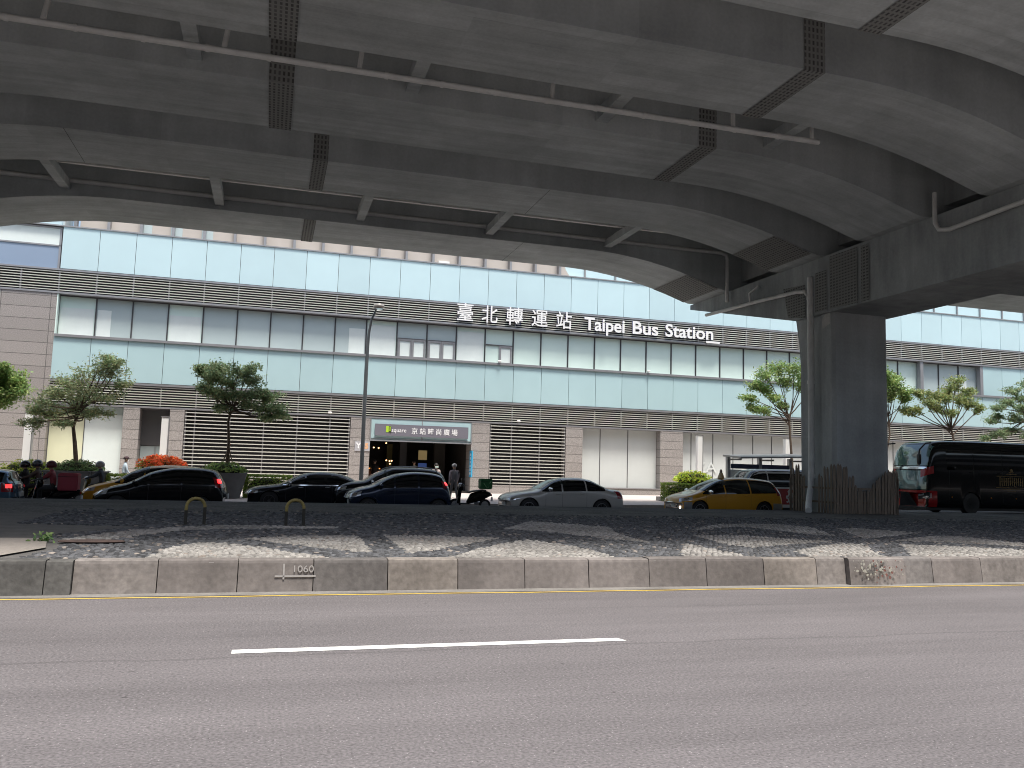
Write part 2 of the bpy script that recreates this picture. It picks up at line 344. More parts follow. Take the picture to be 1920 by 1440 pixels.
# ---- kerb: tall concrete blocks, each joint a real gap
M_KERB = [concrete('kerb concrete', (.195, .176, .164), board=False, stain=.42, mott=.15), concrete('pale kerb block', (.28, .25, .222), board=False, stain=.4, mott=.2), concrete('dark kerb block', (.12, .117, .11), board=False, stain=.4, mott=.25), M_WHITE_W, pm('kerb joint', (.06, .055, .05), .9),
  concrete('worn kerb block', (.225, .205, .19), board=False, stain=.45, mott=.22), concrete('grey kerb block', (.17, .158, .15), board=False, stain=.4, mott=.2)]
g = MB()
joints = [-2.52,-2.22,-1.26,-.3,.65,1.63,2.6,3.57,4.54,5.5,6.45,7.44,8.39,8.93,10.0,10.62,11.63,12.6]
js = [-2.52-1.0*k for k in range(40, 0, -1)] + joints + [12.6+1.0*k for k in range(1, 40)]
def kerb_block(a, b, mi, f=0.):
    h = .41+rnd.uniform(-.006, .006); y = 11.40-f+rnd.uniform(-.006, .006); c = .035
    prof = [(y-.03,0),(y+.02,h-c-.01),(y+.03,h-.012),(y+.055,h),(y+.26,h),(y+.30,0)]
    vs = [(a+.006,p,q) for p, q in prof]+[(b-.006,p,q) for p, q in prof]; n = len(prof)
    g.add(vs, [(i,i+n,i+1+n,i+1) for i in range(n-1)]+[tuple(range(n)), tuple(range(2*n-1,n-1,-1))], mi)
for i in range(len(js)-1):
    a, b = js[i], js[i+1]
    mi = 2 if (a < -2.5 and a > -12) else (1 if abs(a-1.63) < .01 or abs(a-7.44) < .01 else rnd.choice((0, 0, 5, 6)))
    f = .10 if abs(a-8.93) < .01 else (.05 if a < -2.5 and a > -12 else 0)
    kerb_block(a, b, mi, f)
g.box(-60, 60, 11.52, 11.6, 0, .36, 4)
kerb = struct(g.build('kerb', M_KERB))
M_CHALK = pm('white chalk', (.34, .325, .31), .9)
t = text_mesh('chalk_mark', '1060', .125, M_CHALK, .002, .0, kerb, 1.15); t.location = (.37, 11.392, .25); t.rotation_euler = (R(-7), 0, 0)
g = MB(); g.box(-.10, .42, 0, .003, .0, .022); g.box(.0, .022, 0, .003, -.03, .17); t = g.build('chalk_mark', M_CHALK, kerb); t.location = (.26, 11.384, .19); t.rotation_euler = (R(-7), 0, 0)
for u0, w in ((4.88, .012), (-.63, .03), (2.02, .009), (7.6, .012), (6.9, .007), (10.2, .012), (5.6, .02), (7.72, .008)):
    g = MB(); g.box(-w, w, 0, .003, 0, .2 if w < .02 else .22)
    if abs(u0-4.88) < .01: g.box(-.05, .05, -.001, .003, .14, .165)
    t = g.build('chalk_mark', M_CHALK, kerb); t.location = (u0, 11.396 if u0 > -2 else 11.39, .16); t.rotation_euler = (R(-7), 0, 0)
M_SPLAT = pm('red brown paint splash', (.17, .075, .06), .8); M_SPLATW = pm('pale paint splash', (.34, .33, .28), .8); M_SPLATD = pm('dark splash', (.12, .115, .105), .8)
g = MB()
def blob(cx, cz, r, mi, y):
    n = 9; vs = [(cx, y, cz)]+[(cx+r*rnd.uniform(.5,1.1)*math.cos(2*math.pi*k/n), y, cz+r*rnd.uniform(.5,1.1)*math.sin(2*math.pi*k/n)) for k in range(n)]
    g.add(vs, [(0, k+1, (k+1)%n+1) for k in range(n)], mi)
for k in range(190):
    cx = rnd.gauss(.45, .24); cz = min(.38, max(.04, rnd.gauss(.26, .09)))
    if 0 < cx < 1.0: blob(cx, cz-.2, rnd.choice((.006, .01, .014, .02, .03)), 0 if (cx > .35 and rnd.random() < .3) else rnd.choice((1, 1, 2, 2)), -.0002*k)
t = g.build('paint_splash', [M_SPLAT, M_SPLATW, M_SPLATD], kerb); t.location = (8.97, 11.272, .2); t.rotation_euler = (R(-7), 0, 0)

# ---- median: bedding, pebble mosaic in two colours, rough paving beyond
M_MED = pm('rough dark paving', (.125, .122, .118), .9, var=.35, scale=.9, var2=.5, bump=1.0, bscale=16, spec=.08)
M_MORTAR = pm('mosaic mortar', (.105, .10, .095), .95, var=.25, scale=3, bump=.4, bscale=60)
M_RAMPC = pm('concrete path', (.25, .225, .20), .9, var=.15, scale=1.2, var2=.12, bump=.3, bscale=40)
g = MB(); g.add([(-60,11.6,-.7),(90,11.6,-.7),(90,11.6,.375),(-60,11.6,.375),(90,20.6,.405),(-60,20.6,.405)], [(0,1,2,3),(3,2,4,5)]); struct(g.build('mosaic_bed', M_MORTAR))
g = MB(); g.add([(-60,20.6,.405),(90,20.6,.405),(90,22.5,.41),(-60,22.5,.41),(90,25.2,.40),(-60,25.2,.40),(90,27.8,.37),(-60,27.8,.37),(90,28.0,.33),(-60,28.0,.33),(90,28.0,-.7),(-60,28.0,-.7)], [(0,1,2,3),(3,2,4,5),(5,4,6,7),(7,6,8,9),(9,8,10,11)]); struct(g.build('median', M_MED))
g = MB(); g.add([(-9,11.75,.40),(-3.3,11.75,.40),(-2.9,13.0,.405),(-3.2,14.4,.41),(-9,14.6,.41)], [(0,1,2,3,4)]); struct(g.build('path', M_RAMPC))
C0 = np.array(cam.matrix_world.translation); Fm = np.array(_f); Rm = np.array(_r); Um = np.array(_u)
def px_to(x, y, z):           # a measured pixel turned into a point of the paving plane
    d = Fm+(x-960)/F_PX*Rm-(y-720)/F_PX*Um; return (C0+d*(z-CAM_H)/d[2])[:2]
def crop(ox, L): return [px_to(ox+a/3, 920+b/3, .40) for a, b in L]
ZONES = [crop(0, [(810,378),(960,312),(1180,288),(1350,300),(1560,330),(1880,372),(1330,388)]),
 crop(0, [(150,352),(290,272),(420,262),(690,228),(1000,205),(1260,196),(1900,205),(1900,215),(1260,215),(1000,225),(700,262),(520,278),(380,292),(230,340)]),
 crop(0, [(1350,268),(1640,255),(1920,248),(2015,256),(2100,345),(1960,335),(1500,285)]),
 crop(640, [(235,250),(560,255),(900,264),(640,310),(400,346),(375,345)]),
 crop(640, [(585,372),(860,302),(1050,275),(1220,295),(1400,330),(1550,372),(1050,386)]),
 crop(640, [(900,215),(1060,175),(1500,205),(1560,245),(1740,290),(1500,270),(1200,235)]),
 crop(1280, [(40,225),(170,195),(330,190),(520,192),(720,207),(870,257),(700,245),(450,215),(300,205)]),
 crop(1280, [(50,250),(330,252),(600,270),(860,285),(600,300),(380,318),(200,290)]),
 crop(1280, [(610,338),(800,305),(920,295),(1010,300),(1140,368),(720,368)]),
 crop(1280, [(870,215),(1000,215),(1330,240),(1030,270)]),
 crop(1280, [(1190,280),(1420,255),(1560,258),(1920,295),(2500,300),(1920,312),(1500,290)]),
 crop(1280, [(1230,300),(1500,310),(1920,330),(2500,345),(2500,372),(1300,372)]),
 crop(1280, [(0,290),(200,330),(420,372),(0,372)])]
def inpoly(P, poly):
    x, y = P[:, 0], P[:, 1]; r_ = np.zeros(len(P), bool); n = len(poly)
    for i in range(n):
        x0, y0 = poly[i]; x1, y1 = poly[i-1]
        c = ((y0 > y) != (y1 > y)) & (x < (x1-x0)*(y-y0)/(y1-y0+1e-12)+x0); r_ ^= c
    return r_
def leaf_attr(me, cols, per):
    a = me.color_attributes.new('tint', 'FLOAT_COLOR', 'POINT'); c = np.ones((len(me.vertices), 4), np.float32); c[:, :3] = np.repeat(cols, per, 0); a.data.foreach_set('color', c.ravel())
def np_mesh(name, V, Fa, nper):
    me = bpy.data.meshes.new(name); nv = len(V); nf = len(Fa)
    me.vertices.add(nv); me.vertices.foreach_set('co', V.astype(np.float32).ravel())
    me.loops.add(nf*nper); me.loops.foreach_set('vertex_index', Fa.astype(np.int32).ravel())
    me.polygons.add(nf); me.polygons.foreach_set('loop_start', np.arange(nf, dtype=np.int32)*nper); me.update(calc_edges=True)
    return me
def stones():
    sp = .098; us = np.arange(-4.4, 25, sp); vs_ = np.arange(11.72, 22.4, sp*.86)
    U, Vv = np.meshgrid(us, vs_); U = U+(np.arange(len(vs_))%2)[:, None]*sp/2
    P = np.stack([U.ravel(), Vv.ravel()], 1)+rng.uniform(-.02, .02, (U.size, 2))
    left = np.interp(P[:, 1], [11.7, 13, 14.4, 15, 17, 17.6, 22.7], [-3.05, -2.75, -2.95, -3.4, -2.2, -5, -5]); P = P[P[:, 0] > left]
    P = P[(rng.uniform(size=len(P)) > .02) & (P[:, 1] < 20.2+2.2*rng.uniform(size=len(P))**1.5)]
    white = np.zeros(len(P), bool)
    for z in ZONES: white |= inpoly(P, z)
    n = len(P); k = 7; ang = np.linspace(0, 2*np.pi, k, endpoint=False)[None, :]+rng.uniform(0, 6.28, (n, 1))
    rad = rng.uniform(.036, .053, (n, 1))*rng.uniform(.82, 1.12, (n, k)); asp = rng.uniform(.75, 1.05, (n, 1))
    z0 = .375+(P[:, 1:2]-11.6)*.0034; h = rng.uniform(.012, .03, (n, 1))+np.where(white[:, None], .004, 0)
    ring0 = np.stack([P[:, 0:1]+rad*np.cos(ang), P[:, 1:2]+rad*asp*np.sin(ang), np.broadcast_to(z0-.01, (n, k))], 2)
    ring1 = np.stack([P[:, 0:1]+.78*rad*np.cos(ang), P[:, 1:2]+.78*rad*asp*np.sin(ang), np.broadcast_to(z0+h*.75, (n, k))], 2)
    top = np.stack([P[:, 0]+rng.uniform(-.008, .008, n), P[:, 1], z0[:, 0]+h[:, 0]], 1)[:, None, :]
    V = np.concatenate([ring0, ring1, top], 1); per = 2*k+1
    F_ = []
    for i in range(k):
        j = (i+1)%k; F_ += [(i, j, k+j), (i, k+j, k+i), (k+i, k+j, 2*k)]
    Fa = (np.array(F_)[None]+np.arange(n)[:, None, None]*per).reshape(-1, 3)
    me = np_mesh('mosaic_paving', V.reshape(-1, 3), Fa, 3)
    wc = np.array([.38, .362, .335]); dc = np.array([.078, .08, .084])
    dirt = .8+.4*np.sin(P[:, 0]*1.7)*np.sin(P[:, 1]*2.3)*.35
    cols = np.where(white[:, None], wc*(rng.uniform(.62, 1.12, (n, 1)))*dirt[:, None], dc*rng.uniform(.55, 1.7, (n, 1)))
    odd = rng.uniform(size=n) < .05; cols[odd] = np.array([.24, .21, .185])*rng.uniform(.7, 1.3, (odd.sum(), 1))
    leaf_attr(me, cols, per); me.materials.append(pm('mosaic stone', (1, 1, 1), .85, spec=.2, attr='tint')); me.shade_smooth()
    struct(link('mosaic_paving', me))
stones()
M_DRAIN = pm('rusty drain cover', (.09, .06, .05), .8, var=.3, scale=8)
c_ = px_to(172, 1016, .41); g = MB(); g.lathe([(.34, .0), (.36, .015), (.33, .03)], 24, (0, 0, 0), squash=(1.3, .45)); o = g.build('manhole_cover', M_DRAIN, loc=(c_[0], c_[1], .405)); tag(o, 'flat rusty oval cover set among the dark mosaic stones', 'manhole cover')
# weed tuft by the path
def leaves_mesh(name, C, size, cols, mat, up=.3, elong=2.2, parent=None):
    n = len(C); d = rng.normal(size=(n, 3)); d[:, 2] = d[:, 2]*.7-up*.2; d /= np.linalg.norm(d, axis=1)[:, None]
    t = np.cross(d, rng.normal(size=(n, 3))); t /= np.linalg.norm(t, axis=1)[:, None]
    s = (size*rng.uniform(.55, 1.25, n))[:, None]; a = d*s; b = t*s/elong
    nrm = np.cross(d, t)*s*.12
    V = np.stack([C-a, C+b*.95-a*.1+nrm, C+a, C-b*.95-a*.1+nrm], 1).reshape(-1, 3)
    Fa = np.arange(4*n).reshape(-1, 4); me = np_mesh(name, V, Fa, 4); leaf_attr(me, cols, 4); me.materials.append(mat); return link(name, me, parent)
def leaf_mat(name, col, trans=.38):
    col = tuple(c*1.85 for c in col)
    if name in MATS: return MATS[name]
    m, nt, N, L, b = new_mat(name); setv(b, Roughness=.5, Specular_IOR_Level=.35)
    at = N.new('ShaderNodeAttribute'); at.attribute_name = 'tint'
    vm = N.new('ShaderNodeVectorMath'); vm.operation = 'MULTIPLY'; vm.inputs[0].default_value = col; L.new(at.outputs['Color'], vm.inputs[1]); L.new(vm.outputs[0], b.inputs['Base Color'])
    tr = N.new('ShaderNodeBsdfTranslucent'); L.new(vm.outputs[0], tr.inputs['Color']); mx = N.new('ShaderNodeMixShader'); mx.inputs[0].default_value = trans
    L.new(b.outputs[0], mx.inputs[1]); L.new(tr.outputs[0], mx.inputs[2]); L.new(mx.outputs[0], N['Material Output'].inputs['Surface'])
    MATS[name] = m; return m
ML_TREE = leaf_mat('tree leaves', (.17, .20, .105)); ML_DARK = leaf_mat('dark tree leaves', (.15, .195, .105)); ML_BRIGHT = leaf_mat('bright tree leaves', (.17, .23, .085)); ML_SHRUB = leaf_mat('shrub leaves', (.11, .16, .065)); ML_YG = leaf_mat('yellow green leaves', (.36, .42, .06)); ML_RED = leaf_mat('orange red leaves', (.56, .16, .06))
def cloud_cols(C, amp=.35, sc_=1.3, jit=.25):
    f = 1+amp*np.sin(C[:, 0]*sc_*2.1+1.3)*np.sin(C[:, 1]*sc_*1.7+.4)*np.sin(C[:, 2]*sc_*2.6)
    c = f[:, None]*(1+jit*rng.uniform(-1, 1, (len(C), 1)))*np.array([[1, 1, 1]]); c[:, 0] *= 1+.25*rng.uniform(-1, 1, len(C)); return np.clip(c, .3, 2.2)
c_ = px_to(82, 1014, .41)
C = np.array([c_[0], c_[1], .45])+rng.normal(size=(60, 3))*np.array([.07, .05, .04]); o = leaves_mesh('weed', C, .045, cloud_cols(C), leaf_mat('weed leaves', (.08, .14, .05))); tag(o, 'small green weed at the corner of the mosaic paving', 'weed')
# yellow hoop barriers on the median
M_HOOPY = pm('worn yellow paint', (.24, .19, .06), .6, var=.5, scale=9); M_HOOPB = pm('worn black paint', (.03, .028, .022), .7, var=.3, scale=9)
for k, (u0, rz, lb) in enumerate(((-1.31, .12, 'worn yellow and black hoop barrier on the median, the one before the dark minivan'), (.57, -.1, 'worn yellow and black hoop barrier on the median, the one before the black sedan'))):
    e = empty('hoop_barrier', (u0, 17.35, .39), rz, lb, 'barrier', 'hoop barriers on the median')
    pts = [(-.17, 0, 0), (-.17, 0, .14), (-.17, 0, .3)]+[(-.17*math.cos(a), 0, .36+.17*math.sin(a)) for a in np.linspace(0, math.pi, 13)]+[(.17, 0, .3), (.17, 0, .14), (.17, 0, 0)]
    g = MB(); n = len(pts)
    for i in range(n-1): g.tube(pts[i:i+2], .032, 10, 1 if (i in (0, 1, n-2, n-3, n-4)) else 0)
    g.build('hoop', [M_HOOPY, M_HOOPB], e, 40)
    for s in (-1, 1):
        g = MB(); g.lathe([(.07, 0), (.07, .02), (.04, .035)], 12, (s*.17, 0, 0)); g.build('base_plate', M_HOOPB, e)

# ================================================================ VIADUCT
SUP = [20.9-35*2, 20.9-35, 20.9, 20.9+35, 20.9+70]
def zsoff(u):
    d = min(abs(u-s) for s in SUP); t = max(0., min(1., (8.4-d)/6.5)); return 11.05-1.2*t*t
via = empty('elevated_viaduct', (20.7, 26.4, .37), 0, 'grey concrete road viaduct overhead with curved haunched girders, crossbeam and one square pier', 'viaduct')
def vp(o): o.location = Vector(o.location)-via.location; o.parent = via; return o
us = sorted(set(list(np.arange(-46, 92, 3.0))+[s+d for s in SUP for d in np.arange(-9, 9.01, .6) if -46 <= s+d <= 92]))
GIRD = [(10.1, 13.9), (15.75, 18.4), (20.65, 23.6), (25.75, 28.65), (32.4, 35.7)]
for a, b in GIRD:
    g = MB()
    g.grid([[(u, a, zsoff(u)), (u, b, zsoff(u))] for u in us], 0, True)
    g.grid([[(u, a, 12.6), (u, a, zsoff(u))] for u in us], 0, True)
    g.grid([[(u, b, zsoff(u)), (u, b, 12.6)] for u in us], 0, True)
    vp(g.build('girder', M_CONC))
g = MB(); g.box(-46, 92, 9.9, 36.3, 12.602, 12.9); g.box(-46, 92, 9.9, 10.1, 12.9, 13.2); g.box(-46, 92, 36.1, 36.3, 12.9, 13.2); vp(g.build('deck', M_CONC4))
# cross struts in the two open slots, end diaphragm between the close girders
for u in [13.64-5.3*k for k in range(0, 9)]+[13.64+14.6+5.3*k for k in range(8)]:
    g = MB(); g.box(u-.17, u+.17, 18.398, 20.652, 11.3, 11.62); vp(g.build('cross_strut', M_CONC))
for u in [13.44-5.25*k for k in range(0, 9)]+[13.44+14.6+5.25*k for k in range(8)]:
    g = MB(); g.box(u-.16, u+.16, 28.648, 32.402, 11.2, 11.5); vp(g.build('cross_strut', M_CONC))
for gi, u in ((4, 9.7), (3, -6.2), (3, 8.6)):
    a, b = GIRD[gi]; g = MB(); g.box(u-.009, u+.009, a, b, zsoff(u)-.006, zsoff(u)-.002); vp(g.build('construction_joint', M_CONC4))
for v0, r_, z0, u0, u1 in ((30.5, .06, 11.56, -40, 18.5),):
    g = MB(); g.box(u0, u1, v0-.07, v0+.07, z0, z0+.1); vp(g.build('cable_tray', M_PIPE))
g = MB(); g.tube([(-40, 19.2, 10.93), (-6, 19.2, 10.93), (14.31, 19.2, 11.02)], .075, 12)
for u in (-13, -9.5, -5.2, -1.5, 1.55, 6.4, 11.6, 14.1): g.tube([(u, 19.2, 10.99), (u+.05, 19.3, 11.5), (u+.05, 19.4, 12.7)], .06, 10)
for u in np.arange(-14, 14, 1.35): g.lathe([(.09, -.04), (.09, .04)], 10, (u, 19.2, 10.93+.09*max(0, (u+6)/20.3)), 'x')
vp(g.build('drain_pipe', M_PIPE, smooth=40))
g = MB(); g.tube([(-40, 32.25, 11.5), (-9.6, 32.25, 11.5), (18.9, 32.25, 11.5), (19.15, 32.25, 11.42), (19.2, 32.25, 11.2), (19.2, 32.25, 9.3)], .085, 12)
vp(g.build('drain_pipe', M_PIPE, smooth=40))
# grilles and bird nets laid over joints
def net_strip(u0, u1, v0, v1, web_v=None, webside=-1):
    uu = np.linspace(u0, u1, 6); g = MB()
    g.grid([[(u, v0, zsoff(u)-.02), (u, v1, zsoff(u)-.02)] for u in uu], 0, True)
    if web_v is not None: g.grid([[(u, web_v+.02*webside, 12.58), (u, web_v+.02*webside, zsoff(u)-.02)] for u in uu], 0, True)
    vp(g.build('ventilation_grille', M_NET))
for gi, (a, b) in enumerate(GIRD):
    if gi < 3:
        net_strip(-.52, .08, a-.02, b+.02, a); 
        net_strip(11.36, 11.92, a-.02, b+.02, a)
    else:
        net_strip(.80, 1.26, a-.02, b+.02, a if gi == 3 else None)
        net_strip(17.25, 18.85, a+.02, b-.02)
# cap beam and pier
CB = [(9.2, 8.9), (12, 8.1), (15, 7.7), (22.7, 7.7), (27.6, 7.7), (36.0, 9.62)]
g = MB(); U0, U1 = 19.4, 22.2
for (v0, z0), (v1, z1) in zip(CB[:-1], CB[1:]):
    g.add([(U0,v0,z0),(U0,v1,z1),(U1,v1,z1),(U1,v0,z0),(U0,v0,9.84),(U0,v1,9.84),(U1,v1,9.84),(U1,v0,9.84)], [(0,1,2,3),(4,7,6,5),(0,4,5,1),(3,2,6,7)])
g.add([(U0,9.2,8.9),(U1,9.2,8.9),(U1,9.2,9.84),(U0,9.2,9.84)], [(0,1,2,3)]); g.add([(U0,36,9.62),(U1,36,9.62),(U1,36,9.84),(U0,36,9.84)], [(3,2,1,0)])
bearing_mb = MB()
cap = vp(g.build('cap_beam', M_CONC3))
for (a, b) in zip([x[1] for x in GIRD[:-1]], [x[0] for x in GIRD[1:]]):       # diaphragms over the cap
    g = MB(); g.box(20.0, 21.7, a+.002, b-.002, 10.3, 12.6); vp(g.build('diaphragm', M_CONC3))
PS = [(0, 27.5), (5.5, 27.5), (6.4, 27.58), (7.4, 27.78), (8.4, 28.02), (9.4, 28.35)]
g = MB(); u0, u1, c = 19.52, 21.93, .12; rings = []
for z, vb in PS:
    rings.append([(u0, 25.45+c, z), (u0+c, 25.45, z), (u1-c, 25.45, z), (u1, 25.45+c, z), (u1, vb-c, z), (u1-c, vb, z), (u0+c, vb, z), (u0, vb-c, z), (u0, 26.95, z), (u0+.14, 26.88, z), (u0+.14, 26.22, z), (u0, 26.15, z)])
rings = [[(x, y, z+.3) for x, y, z in r_] for r_ in rings]
rings[-1] = [(x, y, 9.4) for x, y, z in rings[-1]]
n = 12
g.add([p for r_ in rings for p in r_], [(i*n+k, i*n+(k+1)%n, (i+1)*n+(k+1)%n, (i+1)*n+k) for i in range(len(PS)-1) for k in range(n)])
pier = vp(g.build('pier', M_CONC2))
g = MB(); g.tube([(18.6, 25.7, .46), (18.85, 26.05, .62), (19.15, 26.4, .95), (19.33, 26.55, 1.3), (19.36, 26.55, 2.2), (19.36, 26.55, 9.2)], .115, 14); 
for z in (1.7, 5.2, 8.4): g.lathe([(.14, -.06), (.14, .06)], 14, (19.36, 26.55, z))
vp(g.build('drain_pipe', M_PIPE, smooth=40))
g = MB(); g.tube([(19.15, 34.0, 9.0), (19.2, 32.2, 8.95), (19.25, 30, 8.9), (19.2, 27.2, 8.75), (19.28, 26.8, 8.7), (19.3, 26.6, 8.5)], .075, 10); g.tube([(19.2, 30.4, 8.92), (19.1, 30.3, 9.3), (19.3, 29.9, 9.55)], .05, 8); vp(g.build('drain_pipe', M_PIPE, smooth=40))
g = MB(); g.tube([(19.25, 20.25, 10.5), (19.25, 20.25, 9.55), (19.25, 20.1, 9.3), (19.25, 19.7, 9.2), (19.25, 17, 9.28), (19.25, 10, 9.45)], .07, 10); vp(g.build('drain_pipe', M_PIPE, smooth=40))
def net_quad(P): g = MB(); g.add(P, [(0,1,2,3)]); vp(g.build('bird_net', M_NETV))
net_quad([(19.38, 25.45, 7.8), (19.38, 23.95, 7.75), (19.38, 23.95, 9.75), (19.38, 25.45, 9.75)])
net_quad([(19.38, 23.75, 7.75), (19.38, 23.35, 7.75), (19.38, 23.35, 9.72), (19.38, 23.75, 9.72)])
net_quad([(19.38, 28.0, 7.9), (19.38, 26.9, 7.7), (19.38, 26.9, 9.0), (19.38, 28.3, 9.1)])
net_quad([(19.38, 26.3, 7.8), (19.38, 25.6, 7.8), (19.38, 25.6, 9.3), (19.38, 26.3, 9.3)])
M_PATCH = pm('pale repair mortar', (.45, .44, .42), .9, var=.15, scale=4)
g = MB(); P = [(19.515, 26.05, 7.15), (19.515, 25.62, 7.3), (19.515, 25.6, 7.75), (19.515, 25.85, 7.72), (19.515, 26.1, 7.5)]; g.add(P, [(0,1,2,3,4)]); vp(g.build('repair_patch', M_PATCH))

# ---- picket fence wrapped round the pier foot
fen = MB(); fx0, fx1, fy0, fy1 = 19.28, 22.0, 25.2, 27.72
def picket(x, y, dx, dy, h, w=.045):
    tl = rnd.uniform(-.03, .03); z0 = .36; d = .012
    nx, ny = -dy, dx
    vs = []
    for s in (-1, 1):
        for (a, z) in ((-w, z0), (w, z0), (w+tl, z0+h-.09), (tl, z0+h), (-w+tl, z0+h-.09)): vs.append((x+dx*a+nx*d*s, y+dy*a+ny*d*s, z))
    fen.add(vs, [(4,3,2,1,0), (5,6,7,8,9)]+[(i, (i+1)%5, (i+1)%5+5, i+5) for i in range(5)])
k = 0
for y in np.arange(fy1, fy0-.01, -.17):      # side facing the traffic's left
    if 26.1 < y < 26.75: continue
    hh = 1.75 if y > 27.2 or y < 25.7 else 1.45
    picket(fx0, y, 0, 1, hh+rnd.uniform(-.12, .08))
hs = [1.78, 1.8, 1.76, 1.74, 1.72, 1.4, 1.45, 1.1, .95, .9, .85, .95, .9, 1.1, 1.3, 1.4, 1.5, 1.55, 1.6, 1.62, 1.65, 1.6]
for i, x in enumerate(np.linspace(fx0+.05, fx1, 22)): picket(x, fy0, 1, 0, hs[i]+rnd.uniform(-.05, .05), .05)
for i, x in enumerate(np.linspace(fx0, fx1, 20)): picket(x, fy1, 1, 0, 1.5+rnd.uniform(-.2, .2))
for y in np.arange(fy0, fy1, .18): picket(fx1, y, 0, 1, 1.5+rnd.uniform(-.25, .2))
for z in (.75, 1.25):
    fen.box(fx0-.01, fx1+.01, fy0+.013, fy0+.05, z, z+.07); fen.box(fx0-.01, fx1+.01, fy1-.05, fy1-.013, z, z+.07); fen.box(fx0+.013, fx0+.05, fy0+.05, fy1-.05, z, z+.07); fen.box(fx1-.05, fx1-.013, fy0+.05, fy1-.05, z, z+.07)
tag(fen.build('picket_fence', M_WOOD), 'dark weathered uneven wooden picket fence round the foot of the viaduct pier', 'fence')


# ================================================================ STATION BUILDING (local x along the facade, local y into the building)
FO = 50*_fw
bld = empty('bus_station', (FO.x, FO.y, 0), R(.52), 'long bus station block behind the viaduct with pale blue glass bands and louvre bands', 'building')
PW, S0 = 1.794, -24.998
SL, SR = -62.0, S0+PW*56
def part(g, name, m, smooth=None): return g.build(name, m, bld, smooth)
Z_LL, Z_GB, Z_SI, Z_LB, Z_UB, Z_UT = 4.30, 5.58, 7.89, 10.11, 11.41, 13.70
# core volumes
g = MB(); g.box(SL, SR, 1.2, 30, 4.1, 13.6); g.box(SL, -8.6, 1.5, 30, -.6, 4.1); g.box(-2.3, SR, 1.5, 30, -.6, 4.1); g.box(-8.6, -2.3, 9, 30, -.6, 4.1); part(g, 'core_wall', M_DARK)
g = MB(); g.box(SL, SR, .3, 30, 13.6, 13.72); part(g, 'roof', M_LEDGE)
# glass bands: one panel built, the rest copied
def panel_mb(w, h):
    g = MB(); g.box(.012, w-.012, 0, .05, .0, h, 0); return g
pu = part(panel_mb(PW, Z_UT-Z_UB-.05), 'spandrel_panel', M_SPU); pl_ = part(panel_mb(PW, Z_SI-Z_GB-.10), 'glass_panel', M_SPL)
for i in range(0, 56):
    a = pu if i == 0 else copy_part(pu, bld); a.location = (S0+PW*i, 0, Z_UB+.03)
    b = pl_ if i == 0 else copy_part(pl_, bld); b.location = (S0+PW*i-.04, 0, Z_GB+.03)
g = MB(); g.box(S0-.02, SR, .052, .2, Z_UB, Z_UT); part(g, 'backing_frame', M_FRAME)
g = MB(); g.box(S0-.02, SR, .052, .2, Z_GB, Z_SI); part(g, 'backing_frame', M_FRAME)
g = MB(); g.box(SL, SR, -.05, .3, Z_UT-.02, Z_UT+.05); part(g, 'coping', M_LEDGE)
g = MB(); g.box(S0, SR, -.10, .70, Z_SI-.07, Z_SI+.06); part(g, 'sill_ledge', M_LEDGE)
# louvre bands
def louvre(name, x0, x1, z0, z1, n, posts, deep=.6, sh=.044, frame=.05):
    g = MB(); dz = (z1-z0)/n
    for k in range(n):
        z = z0+dz*(k+.5)
        g.add([(x0,.0,z-sh/2),(x1,.0,z-sh/2),(x1,.0,z+sh/2),(x0,.0,z+sh/2),(x0,.03,z+sh/2),(x1,.03,z+sh/2),(x1,.03,z-sh/2),(x0,.03,z-sh/2)],[(0,1,2,3),(3,2,5,4),(4,5,6,7),(7,6,1,0),(0,3,4,7),(1,6,5,2)], 0)
    for p in posts: g.box(p-.03, p+.03, .032, .12, z0, z1, 1); 
    for p in posts:
        for k in range(n): z = z0+dz*(k+.5); g.box(p-.04, p+.04, -.012, .0315, z-.045, z-.028, 1)
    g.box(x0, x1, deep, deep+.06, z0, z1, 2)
    return part(g, name, [M_SLAT, M_LEDGE, M_DARK])
louvre('louvre_band', SL, SR, Z_LB+.10, Z_UB-.10, 8, [S0+PW*i for i in range(-1, 56)]+[S0-PW*i*1.9 for i in range(1, 9)])
louvre('louvre_band', S0, SR, Z_LL+.10, Z_GB-.12, 8, [S0+PW*i-.04 for i in range(0, 56)])
for z0, z1, y0 in ((Z_LB-.02, Z_LB+.08, -.04), (Z_UB-.09, Z_UB-.0, -.03), (Z_LL-.02, Z_LL+.07, -.03), (Z_GB-.11, Z_GB+.0, -.06)):
    g = MB(); g.box(SL if z0 > 8 else S0, SR, y0, 1.1, z0, z1); part(g, 'band_edge', M_LEDGE)
